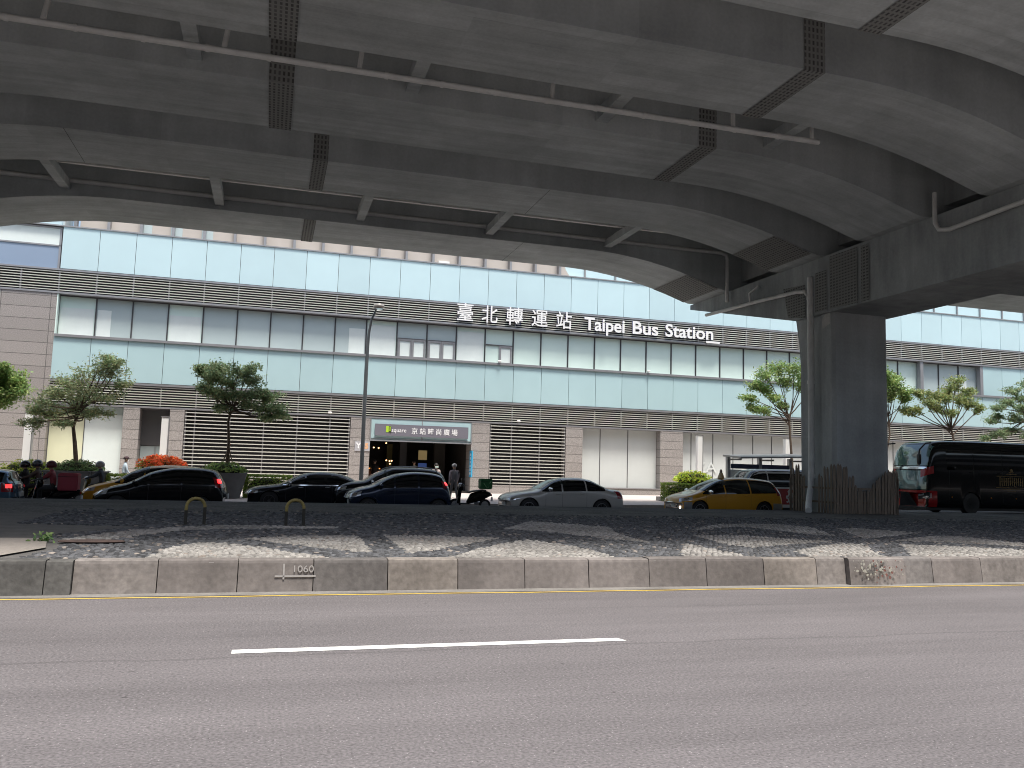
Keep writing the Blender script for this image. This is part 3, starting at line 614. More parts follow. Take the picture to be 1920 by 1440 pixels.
# recessed second-floor windows
def win(i, style):
    f = empty('window', (0, 0, 0)); f.parent = bld; f.location = (S0+PW*i+.02, .42, Z_SI+.06)
    h = Z_LB-.03-Z_SI-.06; w = PW-.03
    g = MB(); g.box(-.01, .025, -.04, .06, 0, h); g.box(w-.02, w, -.02, .06, 0, h); g.box(.025, w-.02, -.03, .06, h-.05, h); part_f = g.build('frame', M_FRAME, f)
    g = MB(); g.box(.025, w-.02, .03, .05, .0, h-.05); g.build('pane', M_WIN_D if style in 'dopl' else M_WIN, f)
    if style in 'blpr':          # blinds and board seen inside the glass
        x0, x1, hh = {'b': (.07, w-.07, .70), 'l': (.07, w*.42, .70), 'p': (w*.45, w-.07, .72), 'r': (.07, w-.07, .86)}[style]
        g = MB(); g.box(x0, x1, .012, .025, .02, h*hh); g.build('blind', M_BLIND, f)
    if style in 'om':            # casements with heavy frames
        n = 2 if style == 'o' else 1; top = h*.52
        g = MB(); g.box(.05, w-.05, -.05, .03, top, top+.06); g.build('transom', M_FRAME, f)
        for k in range(n):
            x0 = .06+k*(w-.12)/2 if n == 2 else w*.5; x1 = x0+(w-.14)/2
            g = MB(); g.box(x0, x0+.13, -.05, .028, .02, top); g.box(x1-.09, x1, -.05, .028, .02, top); g.box(x0+.13, x1-.09, -.05, .028, top-.1, top); g.box(x0+.13, x1-.09, -.05, .028, .02, .09); s_ = g.build('sash', M_LEDGE, f)
            g = MB(); g.box(x0+.13, x1-.09, .0, .012, .09, top-.1); g.build('sash_pane', M_BLIND, f)
    return f
styles = {0: 'b', 1: 'l', 2: 'd', 3: 'b', 4: 'd', 5: 'd', 6: 'd', 7: 'd', 8: 'p', 9: 'r', 10: 'o', 11: 'o', 12: 'r', 13: 'm'}
WX = {}
for i in range(0, 56):
    s_ = styles.get(i, 'w')
    if 31 <= i <= 33: s_ = 'l' if i == 33 else 'd'
    if 37 <= i <= 38: s_ = 'm' if i == 37 else 'p'
    if s_ == 'w' and 'w' in WX:
        c = copy_tree(WX['w'], bld); c.location = (S0+PW*i+.02, .42, Z_SI+.06)
    else:
        f = win(i, s_); WX.setdefault(s_, f)
g = MB()
for i in (31, 34, 37, 39): x = S0+PW*i; g.box(x-.16, x+.1, .0, .58, Z_SI+.062, Z_LB-.022)
bp = g
for i in (31, 34, 37, 39):
    g = MB(); x = S0+PW*i; g.box(x-.16, x+.1, .02, .375, Z_SI+.062, Z_LB-.022); part(g, 'pilaster', M_LEDGE)
for i in (34, 35, 36, 40, 41, 42, 43):        # stretches where the upper glazing comes flush with the face
    c = copy_part(pl_, bld, (S0+PW*i+.1, .05, Z_SI+.07))
# ------ left wing
g = MB(); g.box(SL, S0-.02, 0, 1.2, -.6, Z_LB-.025); part(g, 'granite_wall', M_GRAN)
g = MB(); g.box(S0-.02, S0+.03, .0, .6, Z_SI+.07, Z_LB-.03); part(g, 'reveal', M_WIN)
for k in range(6):
    x1 = S0-.06-k*3.35; x0 = x1-3.3
    f = empty('window', (0, 0, 0)); f.parent = bld; f.location = (x0, .1, 11.43)
    g = MB(); g.box(0, 3.3, .0, .1, 1.18, 1.26); g.box(0, .1, .0, .1, 0, 2.22); g.box(.1, 3.3, .0, .1, 2.14, 2.22); g.box(3.2, 3.3, 0, .1, 0, 2.14); g.build('frame', M_LEDGE, f)
    g = MB(); g.box(.1, 3.2, .04, .09, 0, 1.18); g.build('pane', M_BLUEGL, f)
    g = MB(); g.box(.1, 3.2, .04, .09, 1.26, 2.14); g.build('pane', M_BLIND, f)
for k in range(6):
    x1 = S0-.06-k*3.35; x0 = x1-3.3; g = MB(); g.box(x0+.03, x1-.03, .1, .15, 13.76, 17.5); part(g, 'upper_glazing', M_SPU)
g = MB(); g.box(S0-.05, S0+.05, .05, 1.9, 13.72, 17.6); part(g, 'return_wall', M_WIN_D)
# ------ setback storey above
def roofbay(i):
    s = S0+PW*i*.97
    return s
g = MB(); g.box(-24.6, 3.9, 1.9, 3, 13.72, 17.6)
# the end bay is cut back in a curve where the glass storey begins
cv = [(3.9, 17.6), (3.9, 15.0), (4.0, 14.6), (4.25, 14.25), (4.7, 14.0), (5.4, 13.83), (6.2, 13.74), (3.9, 13.74)]
g.add([(x, 1.9, z) for x, z in cv]+[(x, 3.0, z) for x, z in cv], [tuple(range(8))]+[(i, i+8, (i+1)%8+8, (i+1)%8) for i in range(8)])
part(g, 'parapet_wall', M_BEIGE)
for i in range(-1, 17):
    x = -23.1+1.66*i
    g = MB(); g.box(x-.07, x+.07, 1.45, 1.9, 13.74, 17.6); part(g, 'fin', M_LEDGE)
for x in (-21.55, -19.95, -18.3):
    g = MB(); g.box(x, x+.62, 1.86, 1.899, 13.75, 17.4); part(g, 'dark_window', M_WIN_D)
g = MB(); g.box(-4.45, -3.75, 1.82, 1.89, 13.8, 14.35); part(g, 'hatch_frame', M_WHITE)
g = MB(); g.box(3.0, SR, 2.6, 2.7, 13.74, 17.6); part(g, 'upper_glazing', M_SPU)
for i in range(26):
    x = 5.6+2.2*i; g = MB(); g.box(x-.05, x+.05, 2.5, 2.6, 13.74, 17.6); part(g, 'mullion', M_LEDGE)
# ------ ground floor
COLS = [(-21.42, -20.62), (-19.13, -18.4), (-9.53, -8.4), (-2.42, -1.3), (3.55, 4.66), (9.97, 11.57)]
for a, b in COLS+[(22.6, 23.6), (31.5, 32.6), (40, 41), (49, 50)]:
    g = MB(); g.box(a, b, -.02, 1.2, -.6, Z_LL-.03); part(g, 'column', M_GRAN2)
def screen(x0, x1, z0=.62, n=18):
    louvre('louvre_screen', x0+.04, x1-.04, z0+.03, Z_LL-.06, n, [x0+.07]+[S0+PW*i-.04 for i in range(60) if x0+.3 < S0+PW*i-.04 < x1-.1]+[x1-.07], .7, .05)
    g = MB(); g.box(x0, x1, -.03, 1.2, -.6, z0); part(g, 'plinth', M_GRAN2)
screen(-18.4, -9.53); screen(-1.3, 3.55)
def shopwin(x0, x1, cuts, dep, mats, z0=.62, zt=Z_LL-.03):
    g = MB(); g.box(x0, x1, -.03 if z0 > .4 else dep-.2, 1.4, -.6, z0-.05); part(g, 'plinth', M_GRAN2)
    g = MB(); g.box(x0, x1, -.07, dep, z0-.05, z0); part(g, 'sill_ledge', M_LEDGE)
    e = [x0]+cuts+[x1]
    for i in range(len(e)-1):
        f = empty('shop_window', (e[i], dep, z0)); f.parent = bld
        w = e[i+1]-e[i]; h = zt-z0; m = mats[i % len(mats)]
        g = MB(); g.box(.015, w-.015, .03, .07, .0, h-.42 if m in (M_YELLOWP, M_BLIND) else h); g.build('pane', m, f)
        if m in (M_YELLOWP, M_BLIND): g = MB(); g.box(.015, w-.015, .03, .07, h-.42, h); g.build('header', M_WIN_D, f)
        g = MB(); g.box(-.02, .02, .0, .08, 0, h); g.build('frame', M_FRAME, f)
shopwin(-25.0, -21.42, [-23.33], .45, [M_YELLOWP, M_BLIND], .5)
shopwin(4.66, 9.97, [6.05, 7.95], .5, [M_WHITEP])
shopwin(11.57, 22.6, [12.45, 14.05, 15.55, 17.05, 18.5, 20.0, 21.4], .5, [M_WHITEP])
shopwin(23.6, 31.5, [25.2, 26.8, 28.4, 30], .5, [M_WHITEP]); shopwin(32.6, 40, [34.2, 35.8, 37.4], .5, [M_WHITEP]); shopwin(41, 49, [43, 45, 47], .5, [M_WHITEP]); shopwin(50, SR, [52, 54, 56, 60, 64], .5, [M_WHITEP])
g = MB(); g.box(-20.62, -19.13, .9, 1.1, 2.3, Z_LL-.03); part(g, 'door_header', M_FRAME)
g = MB(); g.box(-20.6, -19.15, .95, 1.0, .1, 2.28); dr = part(g, 'door', M_WIN_D)
g = MB(); g.box(-19.87, -19.83, .88, .948, .1, 2.28); g.box(-19.95, -19.92, .85, .947, .9, 1.4); g.build('handle', M_GALV, dr)
g = MB(); g.box(-20.6, -19.15, .15, .9, Z_LL-.06, Z_LL-.03); part(g, 'soffit', M_FRAME)
# entrance hall with its fittings
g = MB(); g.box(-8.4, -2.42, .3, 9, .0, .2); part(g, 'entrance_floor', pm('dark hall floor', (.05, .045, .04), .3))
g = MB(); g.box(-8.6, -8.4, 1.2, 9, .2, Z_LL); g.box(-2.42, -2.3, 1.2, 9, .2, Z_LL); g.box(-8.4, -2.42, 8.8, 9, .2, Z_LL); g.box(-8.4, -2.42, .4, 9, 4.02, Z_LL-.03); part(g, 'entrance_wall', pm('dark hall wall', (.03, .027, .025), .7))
for x, y, w, z0, z1, m, nm in ((-6.3, 7.5, .35, .2, 3.0, pm('dim yellow panel', (.22, .19, .06), .6), 'wall_panel'), (-5.6, 6.5, .45, .2, 4.0, M_FRAME, 'hall_column'), (-3.7, 4.5, .7, .2, 4.0, pm('brown hall pier', (.04, .034, .028), .7), 'hall_column')):
    g = MB(); g.box(x, x+w, y, y+w*.8, z0, z1); part(g, nm, m)
g = MB(); g.box(-4.75, -4.2, 4.4, 4.44, 2.0, 2.6); part(g, 'poster', pm('tan poster', (.55, .42, .2), .6, emit=(.6, .45, .2), es=.12))
g = MB(); g.box(-4.75, -4.2, 4.4, 4.44, 1.25, 1.8); part(g, 'screen', pm('blue screen', (.05, .1, .35), .3, emit=(.1, .2, .6), es=.12))
M_WARM = pm('warm lamp', (1, .7, .4), .4, emit=(1, .55, .25), es=2.5)
for x, z in ((-8.05, 2.62), (-7.75, 2.66), (-7.45, 2.64), (-8.3, 2.35), (-6.95, 1.9), (-6.75, 1.86), (-6.62, 1.88), (-6.72, 1.7), (-7.0, 2.95), (-4.1, 3.4)):
    g = MB(); g.lathe([(.0, -.05), (.045, -.02), (.05, .02), (.0, .05)], 8, (x, 3.2, z)); o = part(g, 'lamp', M_WARM)
g = MB(); g.box(-8.35, -7.3, 3.2, 3.6, 1.35, 1.42); part(g, 'counter_light', pm('amber strip', (1, .5, .15), .5, emit=(1, .35, .08), es=.8))
g = MB(); g.box(-8.35, -7.3, 3.65, 4.0, .2, 1.25); part(g, 'counter', pm('counter front', (.08, .05, .035), .5))
# entrance fascia
g = MB(); g.box(-8.4, -2.42, .0, .06, 3.05, Z_LL-.04); fa = part(g, 'fascia_glass', M_SPL)
g = MB(); g.box(-8.4, -2.42, -.06, .0, 2.98, 3.06); g.box(-8.42, -8.36, -.06, -.0, 3.06, Z_LL-.04); g.box(-2.46, -2.4, -.06, -.0, 3.06, Z_LL-.04); g.box(-5.42, -5.38, -.05, -.0, 3.06, Z_LL-.04); g.box(-8.36, -2.46, -.04, 0, 3.12, 3.15); part(g, 'fascia_frame', M_GALV)
# ------ signs (things of their own, fixed to the wall)
def on_facade(s, off, z): return (FO.x+s*math.cos(R(.52))-off*math.sin(R(.52)), FO.y+s*math.sin(R(.52))+off*math.cos(R(.52)), z)
M_NAVY = pm('navy letter return', (.05, .06, .22), .5)
WORDS_CJK = (('臺', .02, 1.02), ('北', 1.54, 2.54), ('轉', 3.08, 4.16), ('運', 4.71, 5.75), ('站', 6.31, 7.33)); WORDS_LAT = (('Taipei', 8.18, 10.93), ('Bus', 11.48, 13.28), ('Station', 13.78, 17.26))
sg = empty('station_sign', on_facade(-3.62, -.14, 10.2), R(.52), 'white raised station name in Chinese and English along the upper louvre band', 'sign')
def fit_word(body, x0, x1, size, bold, z, dep=.035):
    o = text_mesh('letter', body, size, [M_WHITE, M_NAVY], dep, bold, sg); xs_ = [v.co.x for v in o.data.vertices]; k = (x1-x0)/(max(xs_)-min(xs_)); m0 = min(xs_)
    for v in o.data.vertices: v.co.x = (v.co.x-m0)*k
    o.location = (x0, 0, z)
for ch, x0, x1 in WORDS_CJK: fit_word(ch, x0, x1, 1.16, .009, .23)
for w_, x0, x1 in WORDS_LAT: fit_word(w_, x0, x1, 1.13, .026, .2)
g = MB(); g.box(16.75, 17.75, -.02, .02, -.03, .1); g.build('plate', M_WHITE, sg)
for cu_ in sg.children: pass
M_SIGNG = pm('grey purple sign face', (.17, .165, .195), .4)
es_ = empty('shop_sign', on_facade(-8.15, -.13, 3.3), R(.52), 'grey purple fascia sign with green logo and white lettering over the entrance', 'sign')
g = MB(); g.box(0, 5.5, 0, .1, .0, .67); g.build('sign_board', M_SIGNG, es_)
M_LIME = pm('lime green', (.40, .62, .04), .5); M_WTXT = pm('white lettering', (.82, .82, .82), .5)
g = MB(); g.box(.62, .92, -.012, 0, .2, .56); g.build('logo', M_LIME, es_)
g = MB(); g.box(.78, .92, -.02, -.0125, .2, .54); g.box(.90, .93, -.026, -.0125, .15, .23); g.build('logo', M_DARK, es_)
g = MB(); g.box(.82, .88, -.026, -.0205, .26, .50); g.build('logo', M_LIME, es_)
o = text_mesh('lettering', 'square', .34, M_WTXT, .006, .002, es_, .95); o.location = (.94, -.008, .23)
for i, ch in enumerate('京站時尚廣場'):
    o = text_mesh('lettering', ch, .40, M_WTXT, .006, .004, es_, .95); o.location = (2.1+i*.475, -.008, .18)
ys = empty('exit_sign', on_facade(-9.25, -.06, 2.38), R(.52), 'pale exit number plate on the granite column behind the lamp pole', 'sign')
g = MB(); g.box(0, .85, 0, .03, 0, .55); g.build('sign_board', pm('pale grey plate', (.42, .42, .44), .5), ys)
o = text_mesh('lettering', 'Y', .42, M_WTXT, .004, .02, ys); o.location = (.08, -.005, .16)
o = text_mesh('lettering', '5', .42, pm('orange white digit', (.75, .42, .22), .5), .004, .02, ys); o.location = (.56, -.005, .14)
bs = empty('blade_sign', on_facade(-2.47, -.55, 1.05), R(.52), 'narrow bright blue blade sign beside the entrance column', 'sign')
g = MB(); g.box(-.04, .04, 0, .5, 0, 1.55); g.build('sign_board', pm('sky blue sign', (.05, .38, .62), .4), bs)
g = MB(); 
for k in range(6): g.box(-.046, -.04, .14, .36, .15+k*.22, .29+k*.22)
g.build('lettering', M_WTXT, bs)
zt_ = empty('window_lettering', on_facade(12.75, .48, 1.75), R(.52), 'faint pale capital letters on the shop window left of the bus shelter', 'sign')
o = text_mesh('lettering', 'ZA', .95, pm('faint lettering', (.68, .71, .69), .4), .004, .0, zt_, 1.25)
for s, z, lb in ((-10.75, 4.42, 'small white camera on the lower louvre band left of the lamp pole'), (.42, 4.42, 'small white camera on the lower louvre band right of the entrance'), (-.9, 7.98, 'small white camera on the sill under the frosted windows'), (9.0, 7.98, 'tiny white camera on the window sill below the English sign')):
    e = empty('security_camera', on_facade(s, -.1, z), R(.52), lb, 'camera', 'cameras on the facade')
    g = MB(); g.box(-.03, .03, -.12, .1, -.03, .03); g.build('bracket', M_GALV, e)
    e.scale = (.62, .62, .62)
    g = MB(); g.lathe([(.05, -.2), (.09, -.18), (.09, .12), (.05, .14)], 12, (.06, -.12, .09), 'x'); g.build('housing', M_WHITE, e, 40)

# ================================================================ BLOCKS BEHIND THE CAMERA: unseen stand-ins added to darken girder webs and car sides
g = MB(); g.box(-120, 200, -9, .2, -.6, .15); struct(g.build('near_sidewalk', M_SIDEW))
M_OPW = pm('grey render', (.24, .235, .225), .8, var=.1, scale=.4); M_OPG = pm('shop glass', (.02, .025, .03), .06)
for x0, x1, h, lb in ((-95, -42, 13, 'unseen grey stand-in block across the street, behind the camera to the far left'), (-41.5, -2, 14.5, 'unseen pale grey taller stand-in block across the street, just behind the camera'), (-1.5, 38, 13.5, 'unseen grey stand-in block across the street, behind the camera and right of the taller block'), (38.5, 100, 14, 'unseen long grey stand-in block across the street, far right behind the camera')):
    e = empty('stand_in_block', (x0, -7.5, 0), 0, lb, 'building', 'unseen stand-in blocks across the street')
    g = MB(); g.box(0, x1-x0, -14, 0, -.2, h); g.build('wall', M_OPW, e)
    nf = int((h-4)/3.3)
    g = MB(); g.box(.4, x1-x0-.4, -.05, .04, .3, 3.4); g.build('shopfront', M_OPG, e)
    w0 = None
    for k in range(nf):
        z = 4.6+3.3*k
        if w0 is None: g = MB(); g.box(.5, x1-x0-.5, -.05, .03, 0, 1.7); w0 = g.build('window_band', M_OPG, e); w0.location = (0, 0, z)
        else: copy_part(w0, e, (0, 0, z))

# ================================================================ STREET FURNITURE
lamp = empty('street_lamp', (4.26, 40.0, zs(4)), 0, 'tall tapered grey lamp post with one bent arm and flat lantern', 'lamp')
g = MB(); g.tube([(0, 0, 0), (0, 0, 3.5), (.02, 0, 7.2), (.04, -.02, 7.9), (.14, -.1, 8.6), (.33, -.25, 9.1)], [.105, .09, .075, .065, .055, .045], 14); g.build('pole', M_POLE, lamp, 40)
g = MB(); g.lathe([(.24, 0), (.24, .03), (.13, .06), (.12, .5), (.105, .52)], 12); g.build('base', M_GALV, lamp, 40)
g = MB(); g.lathe([(.03, .0), (.22, .03), (.28, .1), (.24, .2), (.08, .26)], 16, (.42, -.4, 9.08), squash=(1, 1.5)); lt = g.build('lantern', pm('lantern grey', (.28, .27, .25), .5), lamp, 40)
g = MB(); g.lathe([(.02, -.01), (.19, .0), (.19, .03)], 14, (.42, -.4, 9.06), squash=(1, 1.5)); g.build('lens', M_LAMPGL, lt)
POSTS = [(-10.96, 'white light post before the far-left granite wall'), (-4.99, 'white light post behind the orange shrub'), (24.36, 'white light post left of the bus shelter'), (30.33, 'white light post right of the bus shelter near the pier')]
proto = None
for u, lb in POSTS:
    if proto is None:
        proto = empty('light_post', (0, 0, 0))
        g = MB(); g.box(-.16, .16, -.12, .12, .9, 3.7); g.build('diffuser', M_WHITE, proto)
        g = MB(); g.box(.16, .2, -.14, .14, 0, 3.75); g.box(-.2, .16, -.14, .14, 3.7, 3.75); g.box(-.2, .16, -.14, .14, .0, .9); g.build('casing', M_LEDGE, proto)
        o = proto
    else: o = copy_tree(proto)
    o.location = (u, 44, zs(u)); tag(o, lb, 'light post', 'white light posts along the sidewalk')
sh_ = empty('bus_shelter', (23.85, 40.0, zs(24)), 0, 'grey metal bus shelter with a flat cantilever roof behind the yellow people carrier', 'bus shelter')
g = MB(); g.add([(-.1,-1.5,2.32),(4.4,-1.5,2.5),(4.4,.3,2.62),(-.1,.3,2.44),(-.1,-1.5,2.42),(4.4,-1.5,2.56),(4.4,.3,2.72),(-.1,.3,2.54)], [(3,2,1,0),(4,5,6,7),(0,1,5,4),(1,2,6,5),(2,3,7,6),(3,0,4,7)]); g.build('roof', M_LEDGE, sh_)
for x in (0.05, 2.0, 3.9):
    g = MB(); g.box(x-.09, x+.09, -.1, .1, 0, 2.42); g.build('post', M_GALV, sh_)
    g = MB(); g.box(x-.04, x+.04, -1.3, -.1, 2.24, 2.33); g.build('roof_bracket', M_FRAME, sh_)
g = MB(); g.box(.2, 3.9, -.06, -.02, 1.8, 2.06); g.build('route_panel', pm('navy panel', (.03, .04, .09), .4), sh_)
g = MB(); g.box(.2, 1.5, 0, .03, .5, 1.75); g.build('glass_panel', M_BLIND, sh_)
g = MB(); g.box(1.6, 3.8, 0, .05, .4, 1.75); g.build('advert_panel', pm('grey advert', (.25, .25, .24), .5), sh_)
g = MB(); g.box(.3, 3.6, -.6, -.2, .42, .47); g.box(.5, .56, -.5, -.3, 0, .42); g.box(3.3, 3.36, -.5, -.3, 0, .42); g.build('bench', M_GALV, sh_)

# ================================================================ PLANTING
KD = 1.06                        # planting line depth
def kd(p): return (p[0]*KD, p[1]*KD, 1.7+(p[2]-1.7)*KD)
def kbox(g, x0, x1, y0, y1, z0, z1): g.box(x0*KD, x1*KD, y0*KD, y1*KD, z0-.1, 1.7+(z1-1.7)*KD)
def pot(name, loc, r0, r1, h, label):
    loc = (loc[0]*KD, loc[1]*KD, loc[2]); r0 *= KD; r1 *= KD
    g = MB(); g.lathe([(r0*.9, 0), (r0, .02), (r1, h-.05), (r1+.03, h), (r1-.06, h), (r1-.08, h-.1)], 28); o = g.build(name, M_POT, None, 40, loc); tag(o, label, 'planter'); return o
def shrub(name, c, rad, n, size, mat, label, shape='ell', cat='shrub', zflat=.0, mixmat=None):
    d = rng.normal(size=(n, 3)); d /= np.linalg.norm(d, axis=1)[:, None]; d[:, 2] = np.where(d[:, 2] < -.2, -d[:, 2]*.4, d[:, 2])
    if shape == 'box':
        P = rng.uniform(-1, 1, (n, 3)); ax = rng.integers(0, 3, n); sg_ = np.where(rng.uniform(size=n) < .5, -1, 1)
        for i in range(3): P[ax == i, i] = sg_[ax == i]*rng.uniform(.85, 1.03, (ax == i).sum())
        C = P*np.array(rad)
    else:
        C = d*np.array(rad)*(rng.uniform(.72, 1.05, n)*(1+.10*np.sin(d[:, 0]*7+1)*np.sin(d[:, 1]*6)*np.cos(d[:, 2]*5)))[:, None]
    c = kd(c); e = empty(name, c, 0, label, cat); e.scale = (KD, KD, KD)
    o = leaves_mesh('foliage', C, size, cloud_cols(C, .3, 3), mat, parent=e, up=-.4)
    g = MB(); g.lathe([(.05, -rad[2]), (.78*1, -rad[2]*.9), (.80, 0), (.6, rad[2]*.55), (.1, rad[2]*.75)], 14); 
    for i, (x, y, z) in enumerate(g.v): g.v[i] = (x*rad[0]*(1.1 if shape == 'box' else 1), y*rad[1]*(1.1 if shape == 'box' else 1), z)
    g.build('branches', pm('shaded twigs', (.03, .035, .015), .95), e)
    return e
shrub('shrub', (-9.3, 37.8, .95), (1.15, .8, .5), 1500, .06, leaf_mat('olive leaves', (.24, .28, .05)), 'rounded olive green shrub at the far left before the granite wall')
shrub('shrub', (-7.45, 37.5, 1.05), (1.0, .75, .45), 1500, .075, ML_SHRUB, 'dark leafy shrub in the planter round the leaning twiggy tree')
g = MB(); kbox(g, -8.5, -6.35, 36.7, 38.1, zs(-7), 1.0); g.box(-8.55*KD, -6.3*KD, 36.65*KD, 38.15*KD, .96, 1.01); tag(g.build('planter', M_POT), 'long dark grey planter box under the leaning twiggy tree', 'planter')
for a, b, z, lb in ((-10.6, -8.6, .85, 'low clipped hedge at the far left behind the small blue car'), (-6.3, -5.3, .95, 'low clipped hedge between planter box and orange shrub'), (-.95, 1.0, 1.06, 'clipped hedge behind the black sedan, right of the round planter'), (18.9, 20.6, 1.15, 'low clipped hedge before the yellow people carrier')):
    shrub('hedge', ((a+b)/2, 37.6, (z+zs(a))/2), ((b-a)/2, .42, (z-zs(a))/2), int(3000*(b-a)), .055, leaf_mat('hedge leaves', (.15, .20, .045)), lb, 'box', 'hedge')
e = shrub('shrub', (-4.3, 37.5, 1.25), (.95, .75, .45), 500, .09, leaf_mat('green croton leaves', (.2, .26, .05)), 'orange red croton shrub behind the yellow taxi')
d = rng.normal(size=(1500, 3)); d /= np.linalg.norm(d, axis=1)[:, None]; d[:, 2] = np.abs(d[:, 2]); C = d*np.array((.98, .78, .5))*rng.uniform(.8, 1.1, (1500, 1)); C = C[(C[:, 0] > -.55) | (rng.uniform(size=1500) < .25)]
leaves_mesh('red_foliage', C, .085, cloud_cols(C, .35, 4, .35), ML_RED, parent=e, up=-.6)
g = MB(); kbox(g, -5.3, -3.3, 36.8, 38.2, zs(-4), 1.0); tag(g.build('planter', M_POT), 'grey planter box under the orange red shrub', 'planter')
pot('planter', (-1.7, 36.9, zs(-1.7)), .62, .86, 1.12, 'round tapered grey planter holding the staked tree')
shrub('shrub', (-1.75, 36.9, 1.22), (.85, .8, .35), 1100, .07, leaf_mat('mid shrub leaves', (.17, .24, .07)), 'bushy green shrub in the round grey planter')
shrub('shrub', (20.7, 38.0, 1.3), (1.0, .8, .5), 1400, .075, ML_YG, 'bright yellow green rounded shrub beside the bus shelter')
g = MB(); kbox(g, 18.95, 22.0, 37.2, 38.6, zs(20), .45); tag(g.build('planter', M_GRAN2), 'low stone planter under the yellow green shrub', 'planter')

def blob_pt(x, y, v):
    d = Fm+(x-960)/F_PX*Rm-(y-720)/F_PX*Um; return C0+d*v/d[1]
def tree(name, v, base, blobs, trunk_px, label, mat, leaf=.07, dens=1.0, r0=.09, tw=0, group='trees on the sidewalk', z0=None, forks=None):
    """blobs: measured crown masses (x, y, radius) in photo pixels; each gets its own depth and a limb of its own"""
    P0 = Vector(blob_pt(*base, v)); z0 = zs(P0.x) if z0 is None else z0
    e = empty(name, (P0.x, v, z0), 0, label, 'tree', group); org = Vector((P0.x, v, z0))
    tp = [Vector((P0.x, v, z0))]+[Vector(blob_pt(x, y, v))+Vector((0, rnd.uniform(-.04, .04), 0)) for x, y in trunk_px]
    g = MB(); n = len(tp); rs = [r0*(1-.5*i/(n-1)) for i in range(n)]
    # smooth trunk
    pts = []; rr = []
    for i in range(n-1):
        for t in (0, .33, .66): pts.append(tp[i].lerp(tp[i+1], t)); rr.append(rs[i]*(1-t)+rs[i+1]*t)
    pts.append(tp[-1]); rr.append(rs[-1])
    g.tube([p-org for p in pts], rr, 10)
    top = tp[-1]; LC = []; 
    gb = MB()
    for (bx, by, br) in blobs:
        c = Vector(blob_pt(bx, by, v)); Rm_ = br*c.y/F_PX*1.22; c.y += rnd.uniform(-.75, .75)*max(.5, Rm_*1.2)
        st = top if c.z > top.z-.1 else tp[max(1, n-2)].lerp(top, rnd.uniform(.2, .9))
        if rnd.random() < .4 and n > 2: st = tp[-2].lerp(top, rnd.uniform(.3, 1))
        mid = st.lerp(c, .5)+Vector((rnd.uniform(-.12, .12), rnd.uniform(-.1, .1), rnd.uniform(-.22, .05)))
        q = [st, st.lerp(mid, .5)+Vector((rnd.uniform(-.05,.05),0,rnd.uniform(-.05,.02))), mid, mid.lerp(c, .55)+Vector((0,0,rnd.uniform(-.03,.08))), c]
        gb.tube([p-org for p in q], [r0*.42, r0*.36, r0*.28, r0*.2, r0*.1], 7)
        nt_ = int(11*dens+tw)
        for k in range(nt_):
            dv = Vector((rnd.gauss(0, 1), rnd.gauss(0, 1), rnd.gauss(.1, .6))).normalized()
            ln = Rm_*rnd.uniform(.55, 1.2); s_ = mid.lerp(c, rnd.uniform(.35, 1)); en = c+Vector((dv.x*ln, dv.y*ln, dv.z*ln*.62))
            m_ = s_.lerp(en, .5)+Vector((0, 0, rnd.uniform(-.02, .12)*ln*2))
            gb.tube([s_-org, m_-org, en-org], [r0*.11, r0*.07, r0*.03], 4, cap=False)
            m = int(rnd.uniform(38, 60)*dens)
            ts = rng.uniform(.25, 1.12, m)[:, None]; a, b, cc = np.array(s_-org), np.array(m_-org), np.array(en-org)
            pos = (1-ts)**2*a+2*ts*(1-ts)*b+ts**2*cc
            LC.append(pos+rng.normal(size=(m, 3))*np.array([.12, .12, .085])*(.6+Rm_*.6))
    g.v += []; g.build('trunk', M_BARK, e, 60); gb.build('branches', M_BARK, e, 60)
    C = np.concatenate(LC); o = leaves_mesh('crown', C, leaf, cloud_cols(C, .3, 1.6), mat, parent=e, up=.25)
    return e
T1 = [(70,755,22),(95,735,22),(125,720,24),(155,700,26),(190,690,24),(215,700,20),(140,745,28),(175,735,28),(205,745,24),(115,765,24),(85,780,20),(65,795,16),(160,770,24),(190,775,18),(235,720,10),(222,680,9),(205,672,8),(120,795,14),(60,770,14)]
tree('tree', 39.7, (143, 900), T1, [(140, 830), (137, 800), (150, 765)], 'leaning twiggy sparse tree rising from the long planter box', ML_TREE, .064, 1.0, .10, 2, z0=.9)
tree('tree', 40.5, (-40, 900), [(-20,720,26),(5,705,22),(15,720,24),(25,735,18),(5,745,20),(-10,750,20),(30,715,12),(-45,735,26),(12,692,12)], [(-40, 820), (-25, 770)], 'green tree cut by the left edge of the picture', leaf_mat('left tree leaves', (.14, .20, .065)), .075, 1.5, .10)
T2 = [(395,690,18),(420,685,18),(450,695,18),(470,690,14),(385,705,14),(410,705,18),(440,715,18),(475,715,16),(400,735,16),(425,740,16),(455,740,18),(485,735,18),(510,745,16),(520,765,14),(495,765,16),(470,760,14),(530,780,10),(505,785,10),(380,725,10),(415,765,10),(372,690,7)]
t2 = tree('tree', 39.1, (425, 905), T2, [(426, 865), (429, 830), (428, 790), (435, 765)], 'dense dark staked tree in the round grey planter', ML_DARK, .068, 1.25, .085, z0=1.0)
g = MB()
for dx, dy in ((-.42, .1), (.34, -.15), (.1, .4)): g.tube([(dx, dy, -.05), (dx*.12, dy*.12, 1.1)], .022, 8)
g.build('stake', pm('timber stake', (.2, .15, .1), .8), t2)
T3 = [(1415,720,16),(1400,745,12),(1430,700,18),(1455,690,20),(1485,690,20),(1510,700,20),(1440,725,16),(1470,715,18),(1500,720,18),(1410,765,10),(1425,770,12),(1470,760,10),(1520,735,16),(1445,745,12)]
